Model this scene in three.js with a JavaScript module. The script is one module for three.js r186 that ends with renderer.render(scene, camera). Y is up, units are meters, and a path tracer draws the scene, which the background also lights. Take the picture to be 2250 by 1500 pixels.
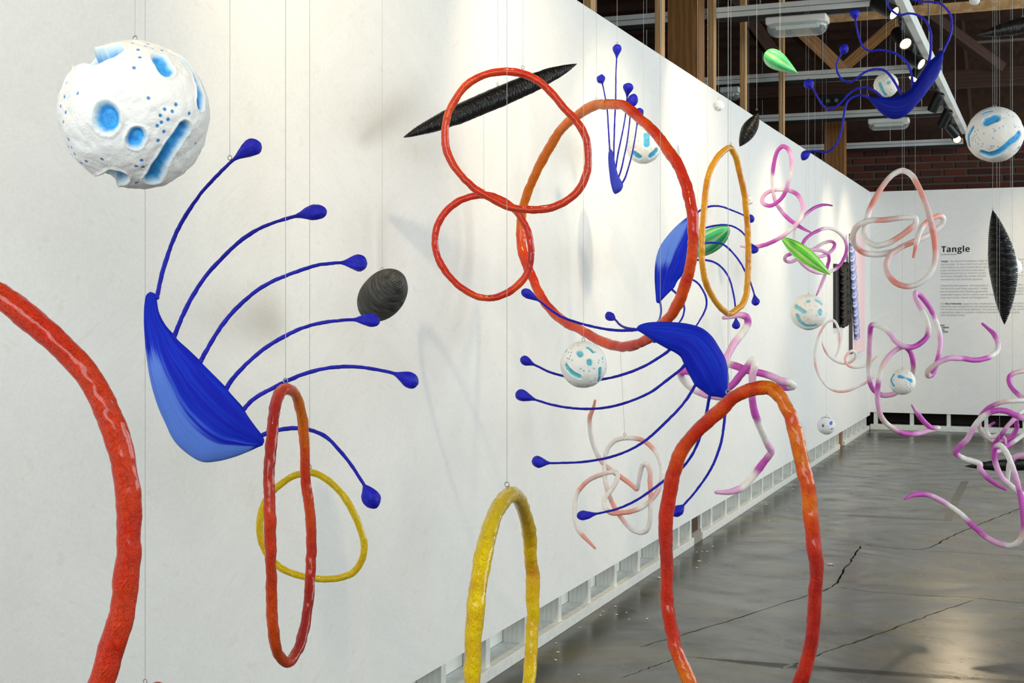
import * as THREE from 'three';
import { mergeGeometries } from 'three/addons/utils/BufferGeometryUtils.js';
import { RoundedBoxGeometry } from 'three/addons/geometries/RoundedBoxGeometry.js';
import { RectAreaLightUniformsLib } from 'three/addons/lights/RectAreaLightUniformsLib.js';

// ------------------------------------------------------------------ camera, light, exposure
// World: the long white partition is the plane x = 0, the hall runs away along -z, the floor is y = 0.
const FOCAL = 3000, EYE = new THREE.Vector3(1.954, 1.393, 0), TURN = 0.3755;          // focal length in pixels of a 2250 x 1500 frame
const scene = new THREE.Scene();
scene.background = new THREE.Color(0x000000);
const camera = new THREE.PerspectiveCamera(2 * Math.atan(750 / FOCAL) * 180 / Math.PI, 1.5, 0.05, 80);
camera.position.copy(EYE);
camera.rotation.set(0, TURN, 0);
camera.setViewOffset(2250, 1500, 0, 70, 2250, 1500);                                  // shift lens: verticals stay upright
const renderer = new THREE.WebGLRenderer();
renderer.toneMapping = THREE.LinearToneMapping;
renderer.toneMappingExposure = 0.9;
renderer.shadowMap.enabled = true;
RectAreaLightUniformsLib.init();
const DAY = new THREE.Color(0.89, 0.96, 0.98), LAMP = new THREE.Color(1.0, 0.80, 0.52);
const UNSEEN_DAYLIGHT = 8.6, SPOT = 8.6;
// windows out of view, behind the camera and to the right, placed to light the hall
const UNSEEN_REAR_WINDOWS = [[1.15, 2.9], [3.25, 2.9], [5.35, 2.9]];
const UNSEEN_RIGHT_WINDOWS = [-4.8, -8.2, -11.6, -15.0];
function unseenDaylight(width, height, position, target, level) {
  const l = new THREE.RectAreaLight(DAY, level, width, height);
  l.position.copy(position); l.lookAt(target); l.name = 'unseen_window_light'; scene.add(l);
}
for (const [x, y] of UNSEEN_REAR_WINDOWS) unseenDaylight(2.0, 2.0, new THREE.Vector3(x, y, 3.24), new THREE.Vector3(x, y, 0), UNSEEN_DAYLIGHT);
for (const z of UNSEEN_RIGHT_WINDOWS) unseenDaylight(2.6, 2.0, new THREE.Vector3(6.24, 2.7, z), new THREE.Vector3(0, 2.7, z), UNSEEN_DAYLIGHT * 1.0);

// ------------------------------------------------------------------ helpers
const FWD = new THREE.Vector3(-Math.sin(TURN), 0, -Math.cos(TURN)), RIGHT = new THREE.Vector3(Math.cos(TURN), 0, -Math.sin(TURN)), UP = new THREE.Vector3(0, 1, 0);
const v3 = (x, y, z) => new THREE.Vector3(x, y, z);
// a bearing read off the photograph, carried out to the thing's own distance
function at(px, py, depth) {
  return EYE.clone().addScaledVector(FWD, depth).addScaledVector(RIGHT, (px - 1125) * depth / FOCAL).addScaledVector(UP, (680 - py) * depth / FOCAL);
}
const onWall = (px, x = 0) => { const d = FOCAL * (EYE.x - x) / (Math.cos(TURN) * (1125 + FOCAL * Math.tan(TURN) - px)); return at(px, 680, d).z; };   // z under a bearing in the plane of the left wall, or one parallel to it
const across = (px, z) => { const dx = FWD.clone().addScaledVector(RIGHT, (px - 1125) / FOCAL); return EYE.x + dx.x * (z - EYE.z) / dx.z; };   // x under a bearing in a plane across the hall
function rng(seed) { let s = seed >>> 0; return () => { s = (s + 0x6D2B79F5) >>> 0; let t = Math.imul(s ^ (s >>> 15), 1 | s); t = (t + Math.imul(t ^ (t >>> 7), 61 | t)) ^ t; return ((t ^ (t >>> 14)) >>> 0) / 4294967296; }; }
function hash3(x, y, z) { let h = Math.imul(x, 374761393) ^ Math.imul(y, 668265263) ^ Math.imul(z, 1274126177); h = Math.imul(h ^ (h >>> 13), 1103515245); return ((h ^ (h >>> 16)) >>> 0) / 4294967296; }
function noise(x, y, z) {
  const X = Math.floor(x), Y = Math.floor(y), Z = Math.floor(z); let a = x - X, b = y - Y, c = z - Z;
  a = a * a * (3 - 2 * a); b = b * b * (3 - 2 * b); c = c * c * (3 - 2 * c);
  const l = (p, q, t) => p + (q - p) * t, h = (i, j, k) => hash3(X + i, Y + j, Z + k);
  return l(l(l(h(0, 0, 0), h(1, 0, 0), a), l(h(0, 1, 0), h(1, 1, 0), a), b), l(l(h(0, 0, 1), h(1, 0, 1), a), l(h(0, 1, 1), h(1, 1, 1), a), b), c) * 2 - 1;
}
const fbm = (x, y, z, o = 3) => { let s = 0, a = 0.5, f = 1; for (let i = 0; i < o; i++) { s += a * noise(x * f, y * f, z * f); a *= 0.5; f *= 2.03; } return s; };
const clamp = (x, a = 0, b = 1) => Math.min(b, Math.max(a, x)), step = (a, b, x) => { const t = clamp((x - a) / (b - a)); return t * t * (3 - 2 * t); };
const col = h => new THREE.Color(h);
const taken = {};
function numbered(n) { taken[n] = (taken[n] ?? -1) + 1; return taken[n] ? `${n}_${String(taken[n]).padStart(3, '0')}` : n; }
function geo(pos, idx, colr, uv) {
  const g = new THREE.BufferGeometry();
  g.setAttribute('position', new THREE.Float32BufferAttribute(pos, 3)); g.setIndex(idx);
  if (colr) g.setAttribute('color', new THREE.Float32BufferAttribute(colr, 3));
  if (uv) g.setAttribute('uv', new THREE.Float32BufferAttribute(uv, 2));
  g.computeVertexNormals(); return g;
}
function uvMetres(g, off = 0) {                                      // uv in metres, by the way each face points
  const p = g.attributes.position, n = g.attributes.normal, uv = new Float32Array(p.count * 2);
  for (let i = 0; i < p.count; i++) {
    const ax = Math.abs(n.getX(i)), ay = Math.abs(n.getY(i)), az = Math.abs(n.getZ(i)), x = p.getX(i), y = p.getY(i), z = p.getZ(i);
    const [u, v] = ax > ay && ax > az ? [z, y] : ay > az ? [x, z] : [x, y];
    uv[2 * i] = u + off; uv[2 * i + 1] = v + off * 0.37;
  }
  g.setAttribute('uv', new THREE.BufferAttribute(uv, 2)); return g;
}
const bx = (w, h, d, x = 0, y = 0, z = 0, r = 0) => uvMetres((r ? new RoundedBoxGeometry(w, h, d, 2, r) : new THREE.BoxGeometry(w, h, d)).translate(x, y, z));
const span = (x0, x1, y0, y1, z0, z1, r = 0) => bx(Math.abs(x1 - x0), Math.abs(y1 - y0), Math.abs(z1 - z0), (x0 + x1) / 2, (y0 + y1) / 2, (z0 + z1) / 2, r);
const join = list => mergeGeometries(list.map(g => { const h = g.index ? g.toNonIndexed() : g; for (const k of Object.keys(h.attributes)) if (!['position', 'normal', 'uv'].includes(k)) h.deleteAttribute(k); return h; }));
function rod(a, b, r, n = 8) {
  const d = b.clone().sub(a), g = new THREE.CylinderGeometry(r, r, d.length(), n);
  g.applyQuaternion(new THREE.Quaternion().setFromUnitVectors(UP, d.clone().normalize())); g.translate((a.x + b.x) / 2, (a.y + b.y) / 2, (a.z + b.z) / 2); return g;
}
function beam(a, b, w, h) {                                          // a squared timber between two points
  const d = b.clone().sub(a), L = d.length(); d.normalize();
  const side = Math.abs(d.y) > 0.99 ? v3(1, 0, 0) : v3(0, 1, 0).cross(d).normalize(), top = d.clone().cross(side);
  const g = uvMetres(new THREE.BoxGeometry(w, L, h));
  g.applyMatrix4(new THREE.Matrix4().makeBasis(side, d, top.negate())); g.translate((a.x + b.x) / 2, (a.y + b.y) / 2, (a.z + b.z) / 2); return g;
}
function mesh(name, geometry, material, parent = scene) {
  const m = new THREE.Mesh(geometry, material); m.castShadow = m.receiveShadow = true;
  if (parent === scene) m.name = numbered(name); else m.name = name;
  parent.add(m); return m;
}
function thing(name, label, category, origin = v3(0, 0, 0), group) {
  const o = new THREE.Group(); o.name = numbered(name); o.position.copy(origin); o.userData = { label, category };
  if (group) o.userData.group = group;
  scene.add(o); return o;
}
const part = (name, geometry, material, parent, label) => {         // geometry in world metres, moved to the thing's own origin
  let p = parent; const o = v3(0, 0, 0); while (p && p !== scene) { o.add(p.position); p = p.parent; }
  const m = mesh(name, geometry.translate(-o.x, -o.y, -o.z), material, parent); if (label) m.userData.label = label; return m;
};
function structure(name, label) { const o = new THREE.Group(); o.name = name; o.userData = { kind: 'structure', label }; scene.add(o); return o; }

// ------------------------------------------------------------------ textures and materials
function texture(n, f, srgb = true, m = n) {
  const d = new Uint8Array(n * m * 4);
  for (let j = 0; j < m; j++) for (let i = 0; i < n; i++) { const c = f(i / n, j / m, i, j), k = 4 * (j * n + i); for (let q = 0; q < 3; q++) d[k + q] = clamp(Array.isArray(c) ? c[q] : c) * 255; d[k + 3] = 255; }
  const t = new THREE.DataTexture(d, n, m); t.wrapS = t.wrapT = THREE.RepeatWrapping; t.magFilter = THREE.LinearFilter; t.minFilter = THREE.LinearFilter;
  if (srgb) t.colorSpace = THREE.SRGBColorSpace; t.needsUpdate = true; return t;
}
const ring4 = (u, v, f) => { const a = u * Math.PI * 2, b = v * Math.PI * 2; return [Math.cos(a) * f, Math.sin(a) * f + Math.cos(b) * f * 1.7, Math.sin(b) * f]; };     // wraps round in both directions
const scaled = (t, a, b = a, turn = 0) => { const c = t.clone(); c.repeat.set(a, b); c.rotation = turn; c.needsUpdate = true; return c; };
const QUARTER = Math.PI / 2;
const wrinkle = texture(384, (u, v) => { const [x, y, z] = ring4(u, v, 3.2), w = fbm(x, y, z, 3); return 0.5 + 0.55 * (0.35 - Math.abs(fbm(x + 2.3 * w, y + w, z + 7, 4)) * 1.5) + 0.2 * w; }, false);
const fine = texture(384, (u, v) => { const [x, y, z] = ring4(u, v, 9); return 0.5 + 0.6 * fbm(x, y, z, 3); }, false);
const thread = texture(512, (u, v) => { const w = noise(Math.cos(u * 6.283) * 1.6, Math.sin(u * 6.283) * 1.6, 0.3) * 0.025 + noise(Math.cos(u * 6.283) * 5, Math.sin(u * 6.283) * 5, 4 + Math.floor(v * 26)) * 0.006; return 0.5 + 0.5 * Math.sin((v + w) * 6.283 * 26) * (0.7 + 0.3 * noise(u * 40, v * 26, 2)); }, false);
const grain = (a, b, seed) => texture(256, (u, v) => { const w = 0.5 + 0.5 * Math.sin((u * 8 + 0.9 * fbm(Math.cos(v * 6.283) * 0.8 + seed, Math.sin(v * 6.283) * 0.8, u * 5, 3)) * 6.283), k = clamp(0.55 * w + 0.45 * (0.5 + fbm(u * 60, Math.cos(v * 6.283) * 1.2, Math.sin(v * 6.283) * 1.2 + seed, 3))); return [0, 1, 2].map(q => a[q] + (b[q] - a[q]) * k); });
const std = (c, r = 0.6, o = {}) => new THREE.MeshStandardMaterial({ color: c, roughness: r, ...o });
const phys = (c, r, o = {}) => new THREE.MeshPhysicalMaterial({ color: c, roughness: r, ...o });
const M = {
  gloss: phys(0xffffff, 0.42, { vertexColors: true, specularIntensity: 0.5, clearcoat: 0.5, clearcoatRoughness: 0.14, bumpMap: scaled(wrinkle, 1.6), bumpScale: 0.0042 }),
  glossFar: phys(0xffffff, 0.45, { vertexColors: true, specularIntensity: 0.5, clearcoat: 0.5, clearcoatRoughness: 0.14, bumpMap: scaled(wrinkle, 1.3), bumpScale: 0.006 }),
  blue: phys(0xffffff, 0.5, { vertexColors: true, specularIntensity: 0.6, bumpMap: scaled(wrinkle, 1), bumpScale: 0.0016 }),
  leaf: phys(0xffffff, 0.62, { vertexColors: true, specularIntensity: 0.35, bumpMap: scaled(fine, 4), bumpScale: 0.0003 }),
  strand: phys(0xffffff, 0.6, { vertexColors: true, clearcoat: 0.25, clearcoatRoughness: 0.3, bumpMap: scaled(wrinkle, 1), bumpScale: 0.002 }),
  ball: std(0xffffff, 0.62, { vertexColors: true, bumpMap: scaled(fine, 8, 4), bumpScale: 0.0006 }),
  pod: phys(0xffffff, 0.32, { vertexColors: true, specularIntensity: 0.65,  bumpMap: scaled(thread, 1), bumpScale: 0.0016 }),
  twine: std(0xffffff, 0.6, { vertexColors: true, bumpMap: scaled(thread, 1), bumpScale: 0.0012 }),
  green: phys(0xffffff, 0.45, { vertexColors: true, clearcoat: 0.5, clearcoatRoughness: 0.25, bumpMap: scaled(fine, 3), bumpScale: 0.0005 }),
  wire: std(0xa9aaa6, 0.5, { metalness: 0.3 }),
  steel: std(0x9a9c9c, 0.35, { metalness: 0.9 }),
  wall: std(0xffffff, 0.62, { map: texture(1024, (u, v) => { const [x, y, z] = ring4(u, v, 2.2), [p, q, r] = ring4(u, v, 26), n = fbm(x, y, z, 4), s = step(0.34, 0.46, fbm(x * 1.7 + 9, y * 1.7, z * 1.7, 4)); const k = 0.925 + 0.012 * n + 0.012 * noise(p, q, r); return [k - 0.012 * s, k - 0.016 * s, k - 0.012 - 0.028 * s]; }), bumpMap: scaled(fine, 7), bumpScale: 0.0003 }),
  paint: std(0xe9ebe6, 0.55, { bumpMap: scaled(fine, 3), bumpScale: 0.0006 }),
  stud: std(0xffffff, 0.6, { map: scaled(grain([0.90, 0.905, 0.885], [0.80, 0.81, 0.79], 2), 6, 1.5) }),
  pine: std(0xffffff, 0.6, { map: scaled(grain([0.80, 0.66, 0.47], [0.66, 0.49, 0.30], 1), 5, 1) }),
  timber: std(0xffffff, 0.65, { map: scaled(grain([0.60, 0.42, 0.20], [0.44, 0.28, 0.12], 5), 3, 0.7) }),
  dark: std(0xffffff, 0.8, { map: scaled(grain([0.27, 0.15, 0.085], [0.17, 0.095, 0.05], 8), 3, 0.6) }),
  oldpost: std(0xffffff, 0.75, { map: scaled(grain([0.36, 0.25, 0.15], [0.22, 0.14, 0.08], 3), 5, 1) }),
  studLong: std(0xffffff, 0.6, { map: scaled(grain([0.90, 0.905, 0.885], [0.83, 0.84, 0.82], 2), 1.5, 6, QUARTER) }),
  pineLong: std(0xffffff, 0.6, { map: scaled(grain([0.80, 0.66, 0.47], [0.66, 0.49, 0.30], 1), 1, 5, QUARTER) }),
  darkLong: std(0xffffff, 0.8, { map: scaled(grain([0.27, 0.15, 0.085], [0.17, 0.095, 0.05], 8), 0.6, 3, QUARTER) }),
  black: std(0x17181a, 0.45), blackMetal: std(0x202224, 0.4, { metalness: 0.4 }),
  rail: std(0xdfe3e0, 0.5), mortar: std(0x565049, 0.9), deck: std(0x1c110b, 0.9),
  cover: phys(0xe8eeee, 0.12, { transmission: 0.85, thickness: 0, ior: 1.45 }), pan: std(0xd9dad4, 0.5),
  ink: std(0x1b1b18, 0.7), concreteBlock: std(0x9a968c, 0.9, { bumpMap: scaled(fine, 4), bumpScale: 0.006 }),
};
// ------------------------------------------------------------------ the setting: floor
const RUN = -16.33, ROOF = 4.9, FAR = -17.45, OUT_L = -5.5, OUT_R = 6.4, REAR = 3.4, WALL_TOP = 2.765, GAP = 0.165;
{
  const floor = structure('floor', 'polished grey concrete floor with cracks, stains and tape marks');
  const mapC = texture(1024, (u, v) => {
    const [x, y, z] = ring4(u, v, 1.5), [p, q, r] = ring4(u, v, 7), [e, f, g] = ring4(u, v, 40);
    const big = fbm(x, y, z, 5), mid = fbm(p, q, r, 3), fi = noise(e, f, g), brown = step(-0.05, 0.3, fbm(x + 11, y * 1.2, z + 3, 4)), dirt = step(0.22, 0.36, fbm(x * 1.6 + 5, y * 1.6, z * 1.6 + 8, 5));
    const k = 0.285 + 0.11 * big + 0.03 * mid + 0.008 * fi - 0.08 * dirt; return [k + 0.008 + 0.045 * brown, k + 0.006 + 0.024 * brown, k - 0.016 - 0.04 * brown];
  });
  const roughC = texture(512, (u, v) => { const [x, y, z] = ring4(u, v, 2.5), [e, f, g] = ring4(u, v, 22); return 0.24 + 0.14 * fbm(x, y, z, 4) + 0.02 * noise(e, f, g); }, false);
  const concrete = phys(0xffffff, 1.0, { map: scaled(mapC, 0.26), roughnessMap: scaled(roughC, 0.4), specularIntensity: 0.4, ior: 1.5 });
  const ground = px => { const d = FOCAL * EYE.y / (px[1] - 680); const p = at(px[0], px[1], d); return new THREE.Vector2(p.x, -p.z); };
  const sh = new THREE.Shape(); sh.moveTo(OUT_L, -REAR); sh.lineTo(OUT_R, -REAR); sh.lineTo(OUT_R, -FAR); sh.lineTo(OUT_L, -FAR); sh.closePath();
  const R = rng(4);
  const cracks = [
    [[[1405, 1421], [1498, 1395], [1627, 1355], [1768, 1310], [1827, 1289], [1857, 1249], [1876, 1222], [1893, 1198]], 0.006],
    [[[1900, 1196], [1960, 1203], [2018, 1207], [2090, 1178], [2160, 1148], [2242, 1117], [2330, 1080]], 0.007],
    [[[2030, 1209], [2120, 1214], [2250, 1222], [2380, 1230]], 0.004],
    [[[1717, 1469], [1815, 1432], [1929, 1393], [2040, 1352], [2140, 1317]], 0.0065],
    [[[1840, 1290], [1920, 1300], [2004, 1306], [2144, 1314], [2250, 1324], [2400, 1334]], 0.0045],
    [[[1690, 1466], [1808, 1473], [1950, 1483], [2100, 1492], [2250, 1499], [2400, 1508]], 0.006],
    [[[1740, 1128], [1860, 1132], [1980, 1136], [2070, 1141]], 0.003],
    [[[1560, 1187], [1700, 1192], [1880, 1196]], 0.003],
    [[[1880, 1060], [1990, 1058], [2120, 1052], [2260, 1049]], 0.004],
    [[[1500, 1441], [1440, 1462], [1360, 1490]], 0.004],
    [[[1930, 1003], [2040, 1001], [2180, 998], [2300, 996]], 0.004],
  ];
  for (const [line, w] of cracks) {
    const c = new THREE.CatmullRomCurve3(line.map(p => { const g = ground(p); return v3(g.x, g.y, 0); }), false, 'centripetal'), n = line.length * 7, a = [], b = [];
    for (let i = 0; i <= n; i++) {
      const p = c.getPoint(i / n), t = c.getTangent(i / n), k = 1.5 * w * (0.55 + 0.9 * R()) * (i === 0 || i === n ? 0.2 : 1), j = (R() - 0.5) * 0.012;
      a.push(new THREE.Vector2(p.x - t.y * (k / 2 + j), p.y + t.x * (k / 2 + j))); b.unshift(new THREE.Vector2(p.x + t.y * (k / 2 - j), p.y - t.x * (k / 2 - j)));
    }
    sh.holes.push(new THREE.Path([...a, ...b]));
  }
  const top = new THREE.ExtrudeGeometry(sh, { depth: 0.012, bevelEnabled: false }); top.rotateX(-Math.PI / 2); top.translate(0, -0.012, 0);
  part('slab', uvMetres(top), concrete, floor);
  part('sub_base', span(OUT_L, OUT_R, -0.2, -0.012, REAR, FAR), std(0x2c2a26, 0.95), floor);
  // strips of old tape on the floor
  const tape = std(0x5a574e, 0.5), strip = (a, b, c, d) => { const s = new THREE.Shape([a, b, c, d].map(ground)); const g = new THREE.ExtrudeGeometry(s, { depth: 0.0008, bevelEnabled: false }); g.rotateX(-Math.PI / 2); return uvMetres(g); };
  const t1 = thing('floor_tape', 'worn L-shaped strip of brown tape stuck to the concrete floor', 'tape', v3(0, 0, 0));
  part('strip', strip([2112, 1057], [2129, 1057], [2108, 1100], [2089, 1100]), tape, t1); part('strip', strip([2088, 1102], [2107, 1102], [2091, 1144], [2073, 1143]), std(0x5f584a, 0.5), t1);
  part('strip', strip([1862, 1130], [2072, 1139], [2072, 1143], [1862, 1133.5]), tape, t1);
  const s1 = at(1824, 1240, FOCAL * EYE.y / 560), sc = mesh('paper_scrap', new THREE.BoxGeometry(0.03, 0.004, 0.018, 4, 1, 2), std(0xe8b8bc, 0.7)); sc.position.set(s1.x, 0.0022, s1.z); sc.rotation.y = 0.5;
  { const p = sc.geometry.attributes.position; for (let i = 0; i < p.count; i++) p.setY(i, p.getY(i) + 0.003 * Math.abs(Math.sin(p.getX(i) * 190))); sc.geometry.computeVertexNormals(); }
  sc.userData = { label: 'tiny scrap of pale pink paper lying on the floor', category: 'scrap' };
  // crumbs of plaster that lie along the foot of the wall
  const chip = std(0xd8d6cc, 0.9), Rc = rng(12), crumbs = [];
  for (let i = 0; i < 60; i++) { const g = new THREE.IcosahedronGeometry(0.004 + 0.006 * Rc() * Rc(), 0); g.scale(1, 0.4, 1.6); g.rotateY(Rc() * 6); g.translate(0.03 + 0.35 * Rc() * Rc(), 0.002, -2.4 - 10 * Rc()); crumbs.push(uvMetres(g)); }
  const cr = mesh('plaster_crumbs', join(crumbs), chip); cr.userData = { label: 'white plaster crumbs scattered along the foot of the long wall', category: 'debris', kind: 'stuff' };
}
// ------------------------------------------------------------------ the two white partitions on their open framing
{
  const left = structure('wall_left', 'long white partition standing on an open stud base'), SP = 0.4064;
  const gap1 = [onWall(1527), onWall(1546)], gap2 = [onWall(1847), onWall(1857)];
  part('sheet', span(-0.018, 0, GAP, WALL_TOP, REAR - 0.05, RUN - 0.02), M.wall, left);
  for (const [a, b] of [[REAR - 0.05, gap1[0]], [gap1[1], gap2[0]], [gap2[1], RUN - 0.02]]) part('back_sheet', span(-0.136, -0.118, 0.0455, WALL_TOP, a, b), M.paint, left);
  part('top_plate', span(-0.117, -0.019, WALL_TOP - 0.045, WALL_TOP, REAR - 0.05, RUN - 0.02), M.stud, left);
  for (const [a, b] of [[3.3, gap1[0]], [gap1[1], gap2[0]], [gap2[1], RUN + 0.01]]) part('bottom_plate', span(-0.118, -0.004, 0, 0.045, a, b, 0.002), M.studLong, left);
  const s0 = onWall(1630.5), sg = span(-0.115, -0.02, 0.045, 0.5, -0.019, 0.019); 
  for (let i = -26; i < 24; i++) {
    const z = s0 - i * SP; if (z > 2.6 || z < RUN + 0.05 || (z < gap1[0] + 0.06 && z > gap1[1] - 0.06) || (z < gap2[0] + 0.06 && z > gap2[1] - 0.06)) continue;
    const m = mesh('stud', sg, M.stud, left); m.position.z = z;
  }
  for (const z of [gap1[0] + 0.02, gap1[1] - 0.02, gap2[0] + 0.02, gap2[1] - 0.02]) { const m = mesh('stud', sg, M.stud, left); m.position.z = z; }
  const back = structure('wall_back', 'white end partition with printed introduction text'), BX1 = 5.2;
  part('sheet', span(0, BX1, 0.2, WALL_TOP, RUN, RUN - 0.018), M.wall, back);
  part('top_plate', span(0, BX1, WALL_TOP - 0.045, WALL_TOP, RUN - 0.019, RUN - 0.117), M.stud, back);
  part('bottom_plate', span(0.002, BX1, 0, 0.06, RUN + 0.002, RUN - 0.117, 0.002), M.studLong, back);
  const bg = span(-0.02, 0.02, 0.06, 0.6, -0.019, -0.115);
  for (let i = 0; i < 13; i++) { const m = mesh('stud', bg, M.stud, back); m.position.set(0.06 + i * SP, 0, RUN); }
}
// ------------------------------------------------------------------ the old hall around them
{
  const far = structure('wall_far', 'red brick end wall of the old hall');
  part('core', span(OUT_L, OUT_R, 0, ROOF, FAR - 0.3, FAR - 0.006), M.mortar, far);
  const R = rng(31), mats = ['#4a1f14', '#57261a', '#3f1a12', '#5e2c1a', '#4c2a1a'].map(c => std(c, 0.85, { bumpMap: scaled(fine, 5), bumpScale: 0.002 }));
  const CO = 0.0885, LN = 0.272, bg = bx(LN - 0.026, CO - 0.022, 0.02, 0, 0, 0, 0.003);
  for (let r = 0; r < 9; r++) for (let i = 0; i < 13; i++) {
    const m = mesh('brick', bg, mats[Math.floor(R() * 5)], far); m.position.set(-0.62 + (i + (r % 2) * 0.5) * LN + (R() - 0.5) * 0.02, 2.62 + r * CO + (R() - 0.5) * 0.005, FAR + 0.002 + R() * 0.004);
  }
  part('header', span(OUT_L, OUT_R, 3.40, ROOF, FAR - 0.004, FAR + 0.12), M.darkLong, far);
  const outer = structure('wall_outer', 'brick side wall of the hall behind the long partition'); part('panel', span(OUT_L - 0.3, OUT_L, 0, ROOF, REAR, FAR), std(0x4a2418, 0.9), outer);
  // unseen right-hand and rear walls with windows, set close and pale to brighten the hall
  const white = std(0xcfd0c8, 0.8), frameM = std(0x3a3d3e, 0.5), pane = new THREE.MeshStandardMaterial({ color: 0xdfe8ee, roughness: 0.3, emissive: DAY, emissiveIntensity: 0.8 });  // pane: glowing glass for the unseen windows
  const right = structure('unseen_wall_right', 'plain unseen hall wall with four windows, set close to light the long wall');
  const edges = []; let zc = REAR; const sorted = [...UNSEEN_RIGHT_WINDOWS];
  for (const z of sorted) { part('pier', span(OUT_R, OUT_R + 0.25, 0, ROOF, zc, z + 1.3), white, right); part('sill', span(OUT_R, OUT_R + 0.25, 0, 1.7, z + 1.3, z - 1.3), white, right); part('lintel', span(OUT_R, OUT_R + 0.25, 3.7, ROOF, z + 1.3, z - 1.3), white, right); zc = z - 1.3; }
  part('pier', span(OUT_R, OUT_R + 0.25, 0, ROOF, zc, FAR), white, right);
  const rear = structure('unseen_wall_rear', 'unseen hall wall behind the camera with a row of windows, set close to light the sculptures'); let xc = OUT_L;
  for (const [x] of UNSEEN_REAR_WINDOWS) { part('pier', span(xc, x - 1, 0, ROOF, REAR, REAR + 0.25), white, rear); part('sill', span(x - 1, x + 1, 0, 1.9, REAR, REAR + 0.25), white, rear); part('lintel', span(x - 1, x + 1, 3.9, ROOF, REAR, REAR + 0.25), white, rear); xc = x + 1; }
  part('pier', span(xc, OUT_R, 0, ROOF, REAR, REAR + 0.25), white, rear);
  let w = 0;
  for (const z of sorted) {
    const o = structure(`window_${++w}`, 'one of the unseen steel-framed windows of frosted glass, placed to light the long wall');
    part('glass', span(OUT_R + 0.10, OUT_R + 0.11, 1.7, 3.7, z + 1.3, z - 1.3), pane, o);
    part('frame', join([span(OUT_R + 0.06, OUT_R + 0.1, 1.7, 1.76, z - 1.3, z + 1.3), span(OUT_R + 0.06, OUT_R + 0.1, 3.64, 3.7, z - 1.3, z + 1.3), ...[-1.27, -0.64, 0, 0.64, 1.27].map(k => span(OUT_R + 0.06, OUT_R + 0.1, 1.7, 3.7, z + k - 0.025, z + k + 0.025)), span(OUT_R + 0.06, OUT_R + 0.1, 2.67, 2.72, z - 1.3, z + 1.3)]), frameM, o);
  }
  for (const [x] of UNSEEN_REAR_WINDOWS) {
    const o = structure(`window_${++w}`, 'one of the unseen square windows behind the camera, placed to light the sculptures');
    part('glass', span(x - 1, x + 1, 1.9, 3.9, REAR + 0.10, REAR + 0.11), pane, o);
    part('frame', join([span(x - 1, x + 1, 1.9, 1.96, REAR + 0.06, REAR + 0.1), span(x - 1, x + 1, 3.84, 3.9, REAR + 0.06, REAR + 0.1), ...[-0.97, -0.33, 0.33, 0.97].map(k => span(x + k - 0.025, x + k + 0.025, 1.9, 3.9, REAR + 0.06, REAR + 0.1))]), frameM, o);
  }
  // roof: boarded deck on joists that run across the hall
  const ceiling = structure('ceiling', 'dark boarded timber roof on joists');
  part('deck', span(OUT_L - 0.3, OUT_R + 0.25, ROOF, ROOF + 0.2, REAR + 0.25, FAR - 0.3), M.deck, ceiling);
  const jg = span(OUT_L, OUT_R, ROOF - 0.24, ROOF, -0.03, 0.03);
  for (let i = 0; i < 33; i++) { const m = mesh('joist', jg, M.darkLong, ceiling); m.position.z = REAR - 0.4 - i * 0.62; }
  // timber columns that stand behind the long partition, with the truss that the far one carries
  const z1 = [onWall(1535, -0.14), onWall(1548, -0.14)], z2 = [onWall(1854.5, -0.14), onWall(1860, -0.14)], w1 = across(1467, z1[0]), w2 = across(1811, z2[0]);
  const c1 = thing('timber_column', 'thick brown timber column rising behind the long wall between two pale studs', 'column', v3(-0.25, 0, z1[0])); part('shaft', span(-0.14, w1, 0.10, ROOF - 0.24, z1[0], z1[1]), M.timber, c1);
  part('footing', span(-0.125, w1 - 0.03, 0, 0.10, z1[0] + 0.03, z1[1] - 0.03), M.concreteBlock, c1, 'rough concrete footing');
  part('foot_block', span(-0.139, -0.022, 0.07, 0.6, onWall(1527) - 0.004, onWall(1546) + 0.06), M.oldpost, c1, 'dark weathered timber foot'); part('foot_pad', span(-0.139, -0.01, 0, 0.069, onWall(1527) - 0.004, onWall(1546) + 0.02), M.concreteBlock, c1, 'rough concrete pad');
  const c2 = thing('timber_column', 'squared timber column with a bolted steel bracket at its head', 'column', v3(-0.25, 0, z2[0])); const h2 = at(1830, 200, 13.9).y;
  part('shaft', span(-0.14, w2, 0, h2, z2[0], z2[1]), M.timber, c2);
  part('foot_block', span(-0.139, -0.022, 0, 0.6, onWall(1847) - 0.004, onWall(1857) + 0.08), M.timber, c2, 'brown timber foot');
  const br = part('bracket', span(-0.135, w2 - 0.005, h2, h2 + 0.13, z2[0] + 0.006, z2[1] - 0.006), M.blackMetal, c2, 'dark steel bracket');
  for (const k of [-0.22, -0.31]) part('bolt', new THREE.CylinderGeometry(0.022, 0.022, 0.02, 10).rotateX(Math.PI / 2).translate(k, h2 + 0.06, z2[0] + 0.014), M.steel, br);
  const tr = thing('roof_truss', 'brown timber roof truss with a steep diagonal brace over the far column', 'truss', v3(-0.3, h2 + 0.13, z2[0] - 0.05));
  const tz = z2[0] - 0.05;
  part('bottom_chord', beam(v3(-3.5, h2 + 0.22, tz), v3(4.2, h2 + 0.22, tz), 0.12, 0.18), M.dark, tr);
  const B = (p, q, d1, d2, wd, mt) => part('brace', beam(at(...p, d1), at(...q, d2), wd, wd), mt, tr);
  B([1735, 50], [1850, 160], 13.9, 13.95, 0.14, M.timber); B([1850, 152], [1990, 30], 14.0, 13.9, 0.1, M.timber);
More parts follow.
